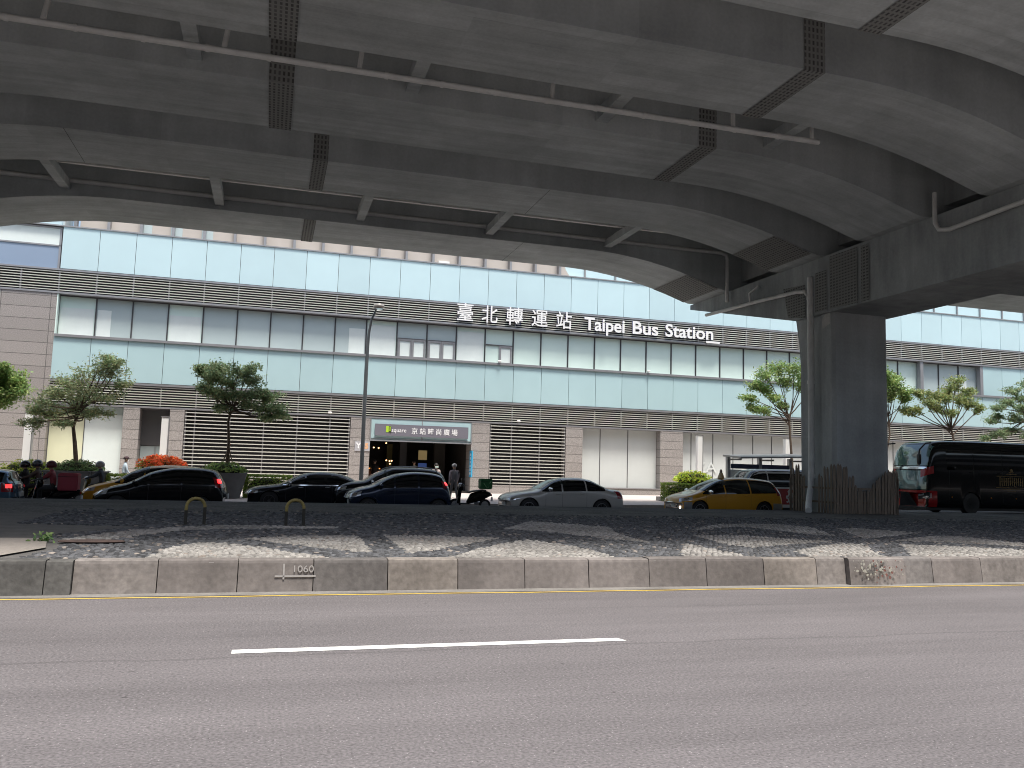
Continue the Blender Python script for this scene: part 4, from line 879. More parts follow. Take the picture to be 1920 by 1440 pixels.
tree('tree', 40.8, (1488, 905), T3, [(1484, 860), (1481, 815), (1479, 780)], 'slender bright tree with open limbs just left of the pier', ML_BRIGHT, .08, 1.15, .09)
T4 = [(1660,715,18),(1680,725,16),(1695,735,14),(1665,740,14),(1645,725,16),(1705,745,10),(1650,700,14),(1675,710,14)]
tree('tree', 40.8, (1664, 905), T4, [(1662, 850), (1668, 815), (1666, 780)], 'thin tree half hidden behind the pier', ML_BRIGHT, .08, 1.15, .07)
T5 = [(1800,712,14),(1785,725,16),(1815,735,16),(1770,745,16),(1800,750,18),(1825,755,14),(1745,740,14),(1735,755,14),(1715,765,14),(1700,770,10),(1760,765,14),(1840,765,8),(1780,775,12),(1725,735,10)]
tree('tree', 40.8, (1790, 905), T5, [(1790, 850), (1788, 825), (1784, 805)], 'spreading olive green tree above the coach roof', leaf_mat('olive tree leaves', (.17, .20, .08)), .074, 1.1, .10, 2)
T6 = [(1900,730,14),(1915,745,16),(1885,755,14),(1865,765,10),(1900,765,18),(1925,720,16),(1875,780,10),(1900,785,16),(1930,775,20),(1860,790,8),(1900,810,16),(1870,815,14),(1930,815,18),(1945,750,20),(1850,822,8)]
tree('tree', 40.2, (1950, 905), T6, [(1950, 850), (1940, 800), (1932, 775)], 'dark tree above the coach at the right edge of the picture', ML_DARK, .074, 1.15, .10)


# ================================================================ VEHICLES
def paint(name, col, metal=.3, rough=.25):
    return pm(name, col, rough, metal=metal, spec=.25, coat=.35 if max(col) < .03 else .8)
def pchip(xs, ys, x):
    if x <= xs[0]: return ys[0]
    for i in range(len(xs)-1):
        if x <= xs[i+1]:
            h = xs[i+1]-xs[i]; t = (x-xs[i])/h
            d = (ys[i+1]-ys[i])/h
            dm = (ys[i]-ys[i-1])/(xs[i]-xs[i-1]) if i else d
            dp = (ys[i+2]-ys[i+1])/(xs[i+2]-xs[i+1]) if i+2 < len(xs) else d
            m0 = 0 if d*dm <= 0 else 2*d*dm/(d+dm); m1 = 0 if d*dp <= 0 else 2*d*dp/(d+dp)
            t2, t3 = t*t, t*t*t
            return (2*t3-3*t2+1)*ys[i]+(t3-2*t2+t)*h*m0+(-2*t3+3*t2)*ys[i+1]+(t3-t2)*h*m1
    return ys[-1]
class Body:
    """car shell: a side profile swept over rounded cross sections; patches are draped on it for glass, lamps, seams"""
    def __init__(s, prof, W, zb=.24, belt=.88, tumble=.17, p=4.5, nose=.22, tail=.14, flat=False):
        s.px = [a for a, b in prof]; s.pz = [b for a, b in prof]; s.L = s.px[-1]; s.W = W/2; s.zb = zb; s.belt = belt; s.tumble = tumble; s.p = p
        s.nose = nose; s.tail = tail; s.roof = max(s.pz); s.z0 = .5; s.flat = flat
    def zt(s, x): return pchip(s.px, s.pz, x)
    def plan(s, x):
        k = 1.0
        if x < .7: k -= .085*(1-x/.7)**2
        if x > s.L-.6: k -= .06*(1-(s.L-x)/.6)**2
        return s.W*k
    def section(s, x, n=22):
        zt = s.zt(x); W = s.plan(x); z0 = min(s.z0, zt-.08); pts = []
        for k in range(7):
            t = k/6; z = s.zb+(z0-s.zb)*t; pts.append((W*(1-.06*(1-t)**2), z))
        for k in range(1, n+1):
            a = math.pi/2*k/n; z = z0+(zt-z0)*math.sin(a)**(2/s.p)
            T = 1-s.tumble*smoothstep(s.belt-.06, s.roof+.1, z)*1.35 if z > s.belt-.06 else 1
            pts.append((W*T*max(0., math.cos(a))**(2/s.p), z))
        return pts
    def P(s, x, y, z):
        X = x; q = (y/s.W)**2
        if x < .9: X += s.nose*q*(1-x/.9)**2
        if x > s.L-.8: X -= s.tail*q*(1-(s.L-x)/.8)**2
        return (X, y, z)
    def mesh(s):
        xs = sorted(set([round(a, 3) for a in np.linspace(0, s.L, 66)]+[.02, .05, s.L-.02, s.L-.05]))
        V = []; 
        for x in xs:
            h = s.section(x); full = [(-y, z) for y, z in h]+[(y, z) for y, z in h[::-1][1:]]
            V.append([s.P(x, y, z) for y, z in full])
        g = MB(); n = len(V[0]); m = len(V)
        vs = [p for r_ in V for p in r_]; fs = []
        for i in range(m-1):
            for k in range(n-1): fs.append((i*n+k, (i+1)*n+k, (i+1)*n+k+1, i*n+k+1))
            fs.append((i*n+n-1, (i+1)*n+n-1, (i+1)*n, i*n))
        # end faces: quads joining left and right halves keep the rounding
        h2 = (n-1)//2
        for base, flip in ((0, False), ((m-1)*n, True)):
            for k in range(h2):
                a, b, c, d = base+k, base+k+1, base+n-2-k, base+n-1-k
                q = (a, b, c, d) if b != c else (a, b, d)
                fs.append(q if not flip else q[::-1])
        g.add(vs, fs); return g
def bvh_of(g): return BVHTree.FromPolygons([Vector(v) for v in g.v], g.f)
def drape(bvh, rows, d, off, thick=0.0):
    """project a grid of points along d onto the shell and lift it by off"""
    d = Vector(d).normalized(); out = []
    for r_ in rows:
        o = []
        for p in r_:
            p = Vector(p); h = bvh.ray_cast(p-d*3, d)
            if h[0] is None: h = bvh.find_nearest(p); 
            n = h[1] if h[1].dot(d) < 0 else -h[1]
            o.append(h[0]+(n*.65-d*.35).normalized()*off)
        out.append(o)
    g = MB(); g.grid(out); return g
def arches(g, cut, name, mats, parent):
    """cut the wheel arches out of the shell"""
    me = bpy.data.meshes.new(name); me.from_pydata(g.v, [], g.f); o = bpy.data.objects.new(name, me); COL.objects.link(o)
    bm = bmesh.new(); bm.from_mesh(me); bmesh.ops.remove_doubles(bm, verts=bm.verts, dist=.0005); bmesh.ops.recalc_face_normals(bm, faces=bm.faces); bm.to_mesh(me); bm.free()
    cm = bpy.data.meshes.new('cut'); cm.from_pydata(cut.v, [], cut.f); co = bpy.data.objects.new('cut', cm); COL.objects.link(co)
    bm = bmesh.new(); bm.from_mesh(cm); bmesh.ops.recalc_face_normals(bm, faces=bm.faces); bm.to_mesh(cm); bm.free()
    md = o.modifiers.new('b', 'BOOLEAN'); md.operation = 'DIFFERENCE'; md.object = co; md.solver = 'EXACT'
    dg = bpy.context.evaluated_depsgraph_get(); res = bpy.data.meshes.new_from_object(o.evaluated_get(dg))
    bpy.data.objects.remove(o); bpy.data.objects.remove(co)
    res.name = name; res.materials.clear()
    for m in mats: res.materials.append(m)
    for p in res.polygons: p.material_index = 0
    res.shade_smooth(); res.set_sharp_from_angle(angle=R(38)); return link(name, res, parent)
def add_wheel(e, x, y, r, side, w=.2, rimr=.62, spokes=7, rim=None):
    g = MB(); prof = [(r*rimr, -w/2), (r*.93, -w/2), (r, -w*.32), (r, w*.32), (r*.93, w/2), (r*rimr, w/2)]
    g.lathe(prof, 28, (0, 0, 0), 'y'); wh = g.build('wheel', M_BLACK, e, 45); wh.location = (x, y, r)
    g = MB(); g.lathe([(r*rimr, -w*.48), (r*.97, -w*.49), (r*1.005, -w*.30), (r*1.005, w*.30), (r*.97, w*.49), (r*rimr, w*.48)], 28, (0, 0, 0), 'y'); g.build('tyre', M_TYRE, wh, 45)
    g = MB(); yo = side*w*.44
    for k in range(spokes):
        a = 2*math.pi*k/spokes; c, s_ = math.cos(a), math.sin(a)
        g.obox((r*rimr*.5*c, yo, r*rimr*.5*s_), (r*rimr*.5*c, 0, r*rimr*.5*s_), (0, .012, 0), (-s_*.026, 0, c*.026))
    pr = [(r*rimr*.93, yo-.02), (r*rimr*1.02, yo-.02), (r*rimr*1.02, yo+.02), (r*rimr*.93, yo+.02)]
    g.lathe(pr, 28, (0, 0, 0), 'y', cap=False); g.lathe([(.01, yo-.02), (.06, yo-.02), (.05, yo+.02), (.01, yo+.02)], 12, (0, 0, 0), 'y'); g.build('rim', rim or M_RIM, wh, 45)
def lin(a, b, n): return [a+(b-a)*i/(n-1) for i in range(n)]
def make_car(name, label, cat, u, vnear, prof, W, colm, wheels, wr=.315, belt=(.86, .92), dlo=(.9, 3.6), pillars=(), head=(.55, .72), tail=(.75, .95), ws=None, rg=None, lit=False, grille=(.42, .58, .5), lower=None, extra=None, rimm=None, group='vehicles in the far carriageway', **kw):
    e = empty(name, (u, vnear+W/2, zfar(u+prof[-1][0]/2)), 0, label, cat, group)
    B = Body(prof, W, belt=belt[0]+.05, **kw); sh = B.mesh(); bv = bvh_of(sh); L = B.L
    cut = MB()
    for x in wheels:
        for s in (-1, 1): cut.lathe([(wr+.055, -.16), (wr+.055, .16)], 30, (x, s*(W/2+.02-.1), wr), 'y')
    body = arches(sh, cut, 'body', [colm], e)
    g = MB()
    for x in wheels:
        for s in (-1, 1):
            for k in range(24):
                a0, a1 = math.pi*(-.1+1.2*k/24), math.pi*(-.1+1.2*(k+1)/24); R_ = wr+.05; y0, y1 = s*(W/2-.26), s*(W/2-.03)
                g.add([(x+R_*math.cos(a0), y0, wr+R_*math.sin(a0)), (x+R_*math.cos(a1), y0, wr+R_*math.sin(a1)), (x+R_*math.cos(a1), y1, wr+R_*math.sin(a1)), (x+R_*math.cos(a0), y1, wr+R_*math.sin(a0))], [(0,1,2,3)])
            n = 20; g.add([(x, s*(W/2-.255), wr)]+[(x+(wr+.05)*math.cos(2*math.pi*k/n), s*(W/2-.255), wr+(wr+.05)*math.sin(2*math.pi*k/n)) for k in range(n)], [(0, k+1, (k+1)%n+1) for k in range(n)])
    g.box(.25, L-.25, -W/2+.15, W/2-.15, .16, .30); g.build('underbody', M_BLACK, body)
    for x in wheels:
        for s in (-1, 1): add_wheel(e, x, s*(W/2-.13), wr, s, rim=rimm or M_RIMD)
    b0, b1 = belt
    bz = lambda x: b0+(b1-b0)*(x-dlo[0])/(dlo[1]-dlo[0])
    cuts = [dlo[0]]+list(pillars)+[dlo[1]]
    for s in (-1, 1):
        for i in range(len(cuts)-1):
            xa, xb = cuts[i]+(.03 if i else 0), cuts[i+1]-(.03 if i < len(cuts)-2 else 0)
            X = lin(xa, xb, 14); rows = []
            tops = [max(bz(x)+.004, min(B.zt(x)-.085, B.roof-.10)) for x in X]
            for t in lin(0, 1, 6): rows.append([(x, s*3, bz(x)+(tz-bz(x))*t) for x, tz in zip(X, tops)])
            wd = drape(bv, rows, (0, -s, 0), .006).build('side_window', M_TINT, e, 30)
        # door seams, handle, mirror
        for x in [dlo[0]+.12]+list(pillars)[:2]:
            rows = [[(x, s*3, z), (x+.008, s*3, z)] for z in lin(.32, bz(x)-.02, 8)]
            drape(bv, rows, (0, -s, 0), .0025).build('door_seam', M_BLACK, body)
        for x in list(pillars)[:2]:
            h = bv.ray_cast(Vector((x-.17, s*3, bz(x)-.1)), Vector((0, -s, 0)))
            if h[0]: g = MB(); g.tube([h[0]+Vector((-.09, 0, 0)), h[0]+Vector((-.06, s*.035, .005)), h[0]+Vector((.06, s*.035, .005)), h[0]+Vector((.09, 0, 0))], .014, 8); g.build('door_handle', colm if not extra or 'chrome' not in extra else M_CHROME, e, 50)
        xm = dlo[0]+.28; h = bv.ray_cast(Vector((xm, s*3, bz(xm)+.04)), Vector((0, -s, 0)))
        if h[0]:
            g = MB(); c = h[0]+Vector((-.02, s*.13, .05)); g.lathe([(.02, -.11), (.075, -.09), (.085, .0), (.075, .09), (.02, .11)], 12, (0, 0, 0), 'y', squash=(.75, 1)); g.v = [(p[0]+c.x, p[1]+c.y, p[2]+c.z) for p in g.v]; g.tube([h[0], c], .025, 6)
            g.build('wing_mirror', colm if not extra or 'chromemirror' not in extra else M_CHROME, e, 50)
    # windscreen and rear window, each draped from outside
    if ws:
        xa, xb = ws; rows = []
        for t in lin(0, 1, 10):
            x = xa+(xb-xa)*t; hw = B.plan(x)*(.90-.10*t); rows.append([(x+.10*(y/hw)**2*.6, y, 4) for y in lin(-hw, hw, 14)])
        drape(bv, rows, (0, 0, -1), .006).build('windscreen', M_WSHIELD, e, 30)
    if rg:
        xa, xb = rg; steep = (B.zt(xa)-B.zt(xb))/max(.01, xb-xa) > 1.6; rows = []
        for t in lin(0, 1, 8):
            if steep:
                z = B.zt(xa)-.04+(B.zt(xb)-B.zt(xa))*t; rows.append([(L+1, y, z) for y in lin(-W*.38, W*.38, 12)])
            else:
                x = xa+(xb-xa)*t; rows.append([(x, y, 4) for y in lin(-W*.38, W*.38, 12)])
        drape(bv, rows, (-1, 0, 0) if steep else (0, 0, -1), .006).build('rear_window', M_TINT, e, 30)
    for s in (-1, 1):
        z0, z1 = head; d = Vector((.62, -s*.78, 0)); t_ = Vector((.78, s*.62, 0)); c = Vector((.30, s*(W/2-.12), 0))
        rows = [[c+t_*q+Vector((0, 0, z0+(z1-z0)*(r_*(.55+.45*(q+.26)/.5)+(1-r_)*.35*(q+.26)/.5))) for q in lin(-.26, .24, 9)] for r_ in lin(0, 1, 5)]
        hl = drape(bv, rows, d, .008).build('headlight', M_LAMPGL, e, 40)
        rows = [[c+t_*q+Vector((0, 0, z0+(z1-z0)*(.35+.4*r_))) for q in lin(-.05, .12, 5)] for r_ in lin(0, 1, 4)]
        drape(bv, rows, d, .0125).build('projector', M_CHROME, hl, 40)
        z0, z1 = tail; d = Vector((-.62, -s*.78, 0)); t_ = Vector((-.78, s*.62, 0)); c = Vector((L-.25, s*(W/2-.1), 0))
        rows = [[c+t_*q+Vector((0, 0, z0+(z1-z0)*r_+.03*q)) for q in lin(-.20, .16, 8)] for r_ in lin(0, 1, 6)]
        tl = drape(bv, rows, d, .008).build('tail_light', M_RED_U, e, 40)
        if lit:
            rows = [[c+t_*q+Vector((0, 0, z0+(z1-z0)*(.45+.4*r_))) for q in lin(-.14, .06, 5)] for r_ in lin(0, 1, 4)]
            drape(bv, rows, d, .013).build('lit_bulb', M_RED_L, tl, 40)
    z0, z1, hw = grille
    rows = [[(-1, y, z) for y in lin(-hw*W/2*(.8+.2*q), hw*W/2*(.8+.2*q), 10)] for q, z in zip(lin(0, 1, 5), lin(z0, z1, 5))]
    gr = drape(bv, rows, (1, 0, 0), .006).build('grille', M_BLACK, e, 40)
    for z in lin(z0+.03, z1-.02, 3):
        rows = [[(-1, y, zz) for y in lin(-hw*W/2*.82, hw*W/2*.82, 10)] for zz in (z, z+.018)]
        drape(bv, rows, (1, 0, 0), .014).build('grille_bar', M_CHROME, gr)
    rows = [[(-1, y, z) for y in lin(-W*.36, W*.36, 12)] for z in (.27, .31, .36)]
    drape(bv, rows, (1, 0, 0), .006).build('air_intake', M_BLACK, e, 40)
    for x, d, nm in ((-1, 1, 'number_plate'), (L+1, -1, 'number_plate')):
        h = bv.ray_cast(Vector((x, 0, .45 if d > 0 else .62)), Vector((d, 0, 0)))
        if h[0]: g = MB(); q = h[0].x; g.box(min(q-d*.03, q+d*.01), max(q-d*.03, q+d*.01), -.19, .19, h[0].z-.075, h[0].z+.085); g.build('number_plate', M_WHITE, e)
    if lower:                         # two-tone lower bumper skirts
        for xa, xb in lower[1]:
            for s in (-1, 1):
                rows = [[(x, s*3, z) for x in lin(xa, xb, 12)] for z in lin(.27, lower[2], 6)]
                drape(bv, rows, (0, -s, 0), .004).build('bumper_skirt', lower[0], e, 40)
        rows = [[(-1, y, z) for y in lin(-W*.46, W*.46, 14)] for z in lin(.26, lower[2], 6)]
        drape(bv, rows, (1, 0, 0), .0035).build('bumper_skirt', lower[0], e, 40)
        rows = [[(L+1, y, z) for y in lin(-W*.46, W*.46, 14)] for z in lin(.26, lower[2], 6)]
        drape(bv, rows, (-1, 0, 0), .0035).build('bumper_skirt', lower[0], e, 40)
    return e, B, bv
def taxi_sign(e, x, z, y=0):
    g = MB(); g.lathe([(.20, 0), (.19, .03), (.10, .2), (.05, .24)], 12, (x, y, z), squash=(.6, 1)); g.build('roof_sign', pm('amber roof sign', (.5, .36, .2), .4), e, 50)
    g = MB(); g.lathe([(.1, .0), (.085, .1), (.02, .16)], 10, (x, y, z+.2), squash=(.5, .8)); g.build('roof_sign_light', pm('dull red cap', (.15, .08, .07), .4), e, 50)
P_BLK = paint('black paint', (.006, .006, .007), 0, .16); P_BLK2 = paint('black paint two', (.012, .013, .018), .3, .2); P_BLUE = paint('dark blue paint', (.012, .022, .05), .4, .25); P_SIL = paint('grey silver paint', (.52, .50, .47), .2, .35)
P_TAXI = paint('yellow taxi paint', (.62, .30, .025), .0, .3); P_GREYB = paint('grey bumper paint', (.36, .36, .36), .5, .35); P_MINI = paint('steel blue paint', (.10, .17, .24), .5, .25)
make_car('minivan', 'black compact people carrier with lit tail lamp before the orange shrub', 'car', -5.45, 29.3, [(0,.62),(.25,.78),(.7,.93),(1.05,1.02),(1.4,1.19),(1.75,1.38),(2.15,1.49),(2.6,1.555),(3.2,1.55),(3.65,1.50),(3.82,1.42),(3.98,1.18),(4.1,.98),(4.18,.62)], 1.72, P_BLK, (.82, 3.38), .31, (.95, 1.02), (1.08, 3.72), (1.75, 2.75), (.60, .80), (.92, 1.25), (1.1, 2.05), (3.72, 3.98), lit=True)
make_car('taxi', 'yellow taxi mostly hidden behind the black people carrier', 'taxi', -6.3, 32.0, [(0,.60),(.2,.78),(.85,.98),(1.15,1.06),(1.7,1.38),(2.3,1.56),(3.0,1.60),(3.8,1.55),(4.3,1.42),(4.55,1.0),(4.65,.6)], 1.74, P_TAXI, (.85, 3.65), .32, (.93, 1.0), (1.15, 4.3), (2.1, 3.1), (.6, .78), (.95, 1.2), (1.2, 2.2), (4.3, 4.6))
SED = make_car('sedan', 'black saloon with chrome window line in front of the clipped hedge', 'car', -.85, 32.6, [(0,.58),(.12,.72),(.45,.84),(1.3,.96),(1.5,1.02),(1.9,1.25),(2.35,1.40),(2.9,1.45),(3.5,1.40),(3.95,1.26),(4.3,1.09),(4.75,1.03),(4.92,.92),(4.98,.55)], 1.86, P_BLK2, (.95, 3.9), .34, (.93, 1.0), (1.42, 4.1), (2.25, 3.25), (.58, .74), (.75, .95), (1.4, 2.3), (3.5, 4.25), grille=(.35, .62, .42), extra=('chrome', 'chromemirror'))
for s_ in (-1, 1):
    rows = [[(x, s_*3, .955+.02*(x-1.4)/2.7+dz) for x in lin(1.1, 4.15, 20)] for dz in (-.035, .0)]
    drape(SED[2], rows, (0, -s_, 0), .008).build('chrome_trim', M_CHROME, SED[0], 40)
CRO = make_car('crossover', 'black crossover with roof rails half behind the dark blue hatchback', 'car', 2.35, 32.2, [(0,.62),(.1,.82),(.3,.98),(.65,1.08),(1.25,1.16),(1.6,1.36),(2.0,1.56),(2.5,1.68),(3.2,1.69),(3.95,1.64),(4.3,1.5),(4.5,1.15),(4.58,.7)], 1.84, P_BLK, (.92, 3.6), .35, (1.02, 1.1), (1.25, 4.2), (2.1, 3.1), (.74, .93), (1.0, 1.2), (1.25, 2.2), (4.2, 4.5), grille=(.5, .8, .5), extra=('chromemirror',))
for s_ in (-1, 1):
    xs_ = lin(2.1, 4.0, 8); pts = [(x, s_*.56, CRO[1].zt(x)+.03) for x in xs_]; g = MB(); g.tube([(2.0, s_*.56, CRO[1].zt(2.0)-.06)]+pts+[(4.1, s_*.56, CRO[1].zt(4.1)-.06)], .02, 8); g.build('roof_rail', M_GALV, CRO[0], 50)
make_car('hatchback', 'dark blue hatchback with lit tail lamp before the station entrance', 'car', 2.62, 29.3, [(0,.60),(.12,.78),(.45,.93),(.9,1.04),(1.45,1.32),(1.9,1.48),(2.5,1.55),(3.0,1.53),(3.4,1.45),(3.55,1.28),(3.72,1.05),(3.84,.68)], 1.68, P_BLUE, (.78, 3.28), .30, (.95, 1.03), (.95, 3.42), (1.7, 2.55), (.60, .84), (1.0, 1.24), (1.0, 1.85), (3.45, 3.68), lit=True)
make_car('sedan', 'silver grey saloon between the parked scooter and the yellow people carrier', 'car', 8.28, 28.9, [(0,.58),(.08,.70),(.22,.78),(.6,.87),(1.25,.97),(1.5,1.10),(1.95,1.34),(2.4,1.435),(2.9,1.45),(3.35,1.39),(3.75,1.22),(4.15,1.06),(4.55,1.02),(4.66,.90),(4.72,.5)], 1.79, P_SIL, (.88, 3.72), .33, (.92, .99), (1.38, 3.86), (2.15, 3.1), (.56, .72), (.72, .98), (1.35, 2.2), (3.35, 4.05), grille=(.44, .64, .36), extra=('chromemirror',), rimm=M_RIM)
e, B, bv = make_car('people_carrier', 'yellow taxi people carrier with silver grey bumpers beside the pier fence', 'taxi', 15.05, 28.6, [(0,.56),(.08,.72),(.3,.83),(.7,.93),(1.05,1.05),(1.4,1.24),(1.9,1.45),(2.4,1.55),(3.0,1.575),(3.7,1.54),(4.2,1.47),(4.4,1.25),(4.55,1.02),(4.62,.6)], 1.76, P_TAXI, (.86, 3.66), .32, (.90, 1.0), (1.0, 4.22), (1.95, 3.05), (.60, .80), (.9, 1.2), (1.05, 2.05), (4.2, 4.42), grille=(.32, .58, .42), lower=(P_GREYB, [(.08, .52), (4.05, 4.5)], .60), extra=('chromemirror',), rimm=M_RIM)
taxi_sign(e, 2.25, 1.53)
bvl = bv.ray_cast(Vector((-1, -.55, .38)), Vector((1, 0, 0))); g = MB(); g.lathe([(.01, -.02), (.06, -.015), (.06, .02)], 12, (0, 0, 0), 'x'); o = g.build('fog_light', pm('lit fog lamp', (1, .6, .3), .3, emit=(1, .75, .5), es=3), e); o.location = bvl[0]+Vector((-.01, 0, 0)) if bvl[0] else (0.05, -.55, .38)
make_car('city_car', 'small steel blue hatchback cut by the left edge of the picture', 'car', -11.3, 29.6, [(0,.62),(.15,.82),(.8,.98),(1.2,1.05),(1.6,1.30),(1.95,1.40),(2.6,1.42),(3.2,1.385),(3.4,1.33),(3.5,1.1),(3.62,.95),(3.68,.55)], 1.68, P_MINI, (.7, 3.05), .3, (.95, 1.0), (1.15, 3.3), (2.2,), (.62, .82), (.70, .98), (1.2, 1.85), (3.35, 3.52), lit=True)
# white van with printed lower panels
M_VANP = pm('white van paint', (.62, .62, .61), .3, coat=.6)
e, B, bv = make_car('van', 'white van with red printed flank partly hidden by the pier fence', 'van', 19.75, 32.4, [(0,.75),(.1,.95),(.35,1.12),(.7,1.5),(1.05,1.83),(1.5,1.93),(3.0,1.95),(4.4,1.93),(4.6,1.85),(4.7,1.2),(4.74,.6)], 1.72, M_VANP, (.8, 3.6), .32, (1.15, 1.15), (.75, 4.4), (1.65, 3.0), (.75, .95), (.8, 1.2), (.4, 1.15), (4.55, 4.68), tumble=.08, p=6)
def graphic_mat():
    m, nt, N, L, b = new_mat('printed van flank'); setv(b, Roughness=.4)
    tc = N.new('ShaderNodeTexCoord'); n = N.new('ShaderNodeTexNoise'); n.inputs['Scale'].default_value = 2.3; n.inputs['Detail'].default_value = 3; L.new(tc.outputs['Object'], n.inputs['Vector'])
    cr = N.new('ShaderNodeValToRGB'); cr.color_ramp.interpolation = 'CONSTANT'; E_ = cr.color_ramp.elements; E_[0].color = (.30, .03, .03, 1); E_[1].position = .52; E_[1].color = (.5, .5, .48, 1)
    q = E_.new(.62); q.color = (.2, .19, .18, 1); q = E_.new(.66); q.color = (.36, .05, .05, 1)
    L.new(n.outputs['Fac'], cr.inputs[0]); L.new(cr.outputs[0], b.inputs['Base Color']); return m
M_GRAPH = graphic_mat()
rows = [[(x, -3, z) for x in lin(1.25, 4.45, 20)] for z in lin(.38, 1.08, 8)]; drape(bv, rows, (0, 1, 0), .005).build('printed_panel', M_GRAPH, e, 40)
# ---- coach
P_COACH = paint('black coach paint', (.007, .008, .008), 0, .12); P_COACHR = paint('red coach paint', (.38, .012, .014), .1, .25)
e, B, bv = make_car('coach', 'black and red touring coach with raked two-part windscreen right of the pier', 'bus', 29.15, 31.7, [(0,.95),(.02,1.25),(.12,1.9),(.3,2.5),(.62,3.15),(.85,3.34),(1.5,3.43),(4,3.47),(11.2,3.47),(11.7,3.4),(11.9,2.8),(12,.9)], 2.5, P_COACH, (2.75, 8.8), .5, (2.05, 2.05), (1.35, 11.3), (2.9, 4.6, 6.3, 8.0, 9.7), (.62, .98), (.8, 1.3), None, None, tumble=.03, p=9, nose=.35, grille=(.36, .42, .3), zb=.3, rimm=M_BLACK)
def front_patch(nm, m, z0, z1, hw, off=.012, n=10):
    rows = [[(-2, y, z) for y in lin(-hw, hw, 16)] for z in lin(z0, z1, n)]; return drape(bv, rows, (1, 0, 0), off).build(nm, m, e, 40)
M_CGL = pm('coach windscreen', (.10, .19, .18), .05, spec=.9, coat=1)
front_patch('windscreen', M_CGL, 2.22, 3.22, 1.10); front_patch('windscreen', M_CGL, 1.12, 1.98, 1.10)
front_patch('windscreen_divider', M_CHROME, 2.06, 2.17, 1.08)
front_patch('bumper', P_COACHR, .31, 1.06, 1.16, .010)
rows = [[(x, -3, z) for x in lin(.02, .75, 10)] for z in lin(.31, 1.06, 8)]; drape(bv, rows, (0, 1, 0), .009).build('bumper', P_COACHR, e, 40)
for s in (-1, 1):
    c = Vector((.3, s*1.05, 0)); t_ = Vector((.7, s*.7, 0))
    rows = [[c+t_*q+Vector((0, 0, z+.35*q)) for q in lin(-.22, .35, 8)] for z in lin(1.75, 2.1, 6)]; drape(bv, rows, Vector((.75, -s*.66, 0)), .014).build('corner_panel', P_COACHR, e, 40)
    g = MB(); pts = [(.55, s*1.15, 3.3), (.1, s*1.3, 3.25), (-.25, s*1.32, 2.95), (-.28, s*1.30, 2.75)]; g.tube(pts, .035, 8); g.lathe([(.04, -.26), (.10, -.2), (.11, .2), (.04, .26)], 12, (-.28, s*1.30, 2.5), squash=(.6, 1.2)); g.build('wing_mirror', M_BLACK, e, 50)
    t2_ = Vector((.64, s*.77, 0)); c = Vector((.16, s*.86, 0))
    rows = [[c+t2_*q+Vector((0, 0, .66+.26*r_+.22*q)) for q in lin(-.12, .40, 8)] for r_ in lin(0, 1, 5)]; hl = drape(bv, rows, Vector((.77, -s*.64, 0)), .024).build('headlight', M_BLACK, e, 40)
    for q0, r0, r1 in ((-.10, .62, .95), (.1, .1, .3)):
        rows = [[c+t2_*q+Vector((0, 0, .66+.26*r_+.22*q)) for q in lin(q0, q0+.26, 6)] for r_ in lin(r0, r1, 3)]; drape(bv, rows, Vector((.77, -s*.64, 0)), .03).build('lamp_lens', M_LAMPGL, hl, 40)
M_GOLD = pm('dull gold print', (.20, .13, .045), .45, metal=.3)
def side_patch(pts_rows, m, nm='emblem', off=.012): return drape(bv, pts_rows, (0, 1, 0), off).build(nm, m, e, 40)
ex = 4.35
for x in lin(ex+.06, ex+1.42, 12):
    side_patch([[(x, -3, z), (x+.045+.03*(rnd.random()), -3, z)] for z in lin(1.35+.06*rnd.random(), 1.78-.05*rnd.random(), 4)], M_GOLD)
for z, a, b in ((1.28, -.15, 1.7), (1.82, -.1, 1.65), (1.56, .05, 1.45), (1.2, .2, 1.35), (1.92, .45, 1.1), (2.0, .62, .93), (1.12, .5, 1.05)): side_patch([[(x, -3, zz) for x in lin(ex+a, ex+b, 12)] for zz in (z, z+.025)], M_GOLD)
g = MB(); g.lathe([(.0, -.01), (.09, 0), (.0, .01)], 14, (0, 0, 0), 'y'); o = g.build('emblem', M_GOLD, e); o.location = (ex+.78, -1.262, 2.1)
for x in (1.6, 3.9, 5.4): g = MB(); g.lathe([(.01, -.02), (.035, -.01), (.035, .02)], 8, (0, 0, 0), 'y'); o = g.build('marker_light', M_AMBER, e); o.location = (x, -1.255, .78)
o = text_mesh('lettering', 'Scania', .13, M_LAMPGL, .002, 0, None)
bpy.data.objects.remove(o)

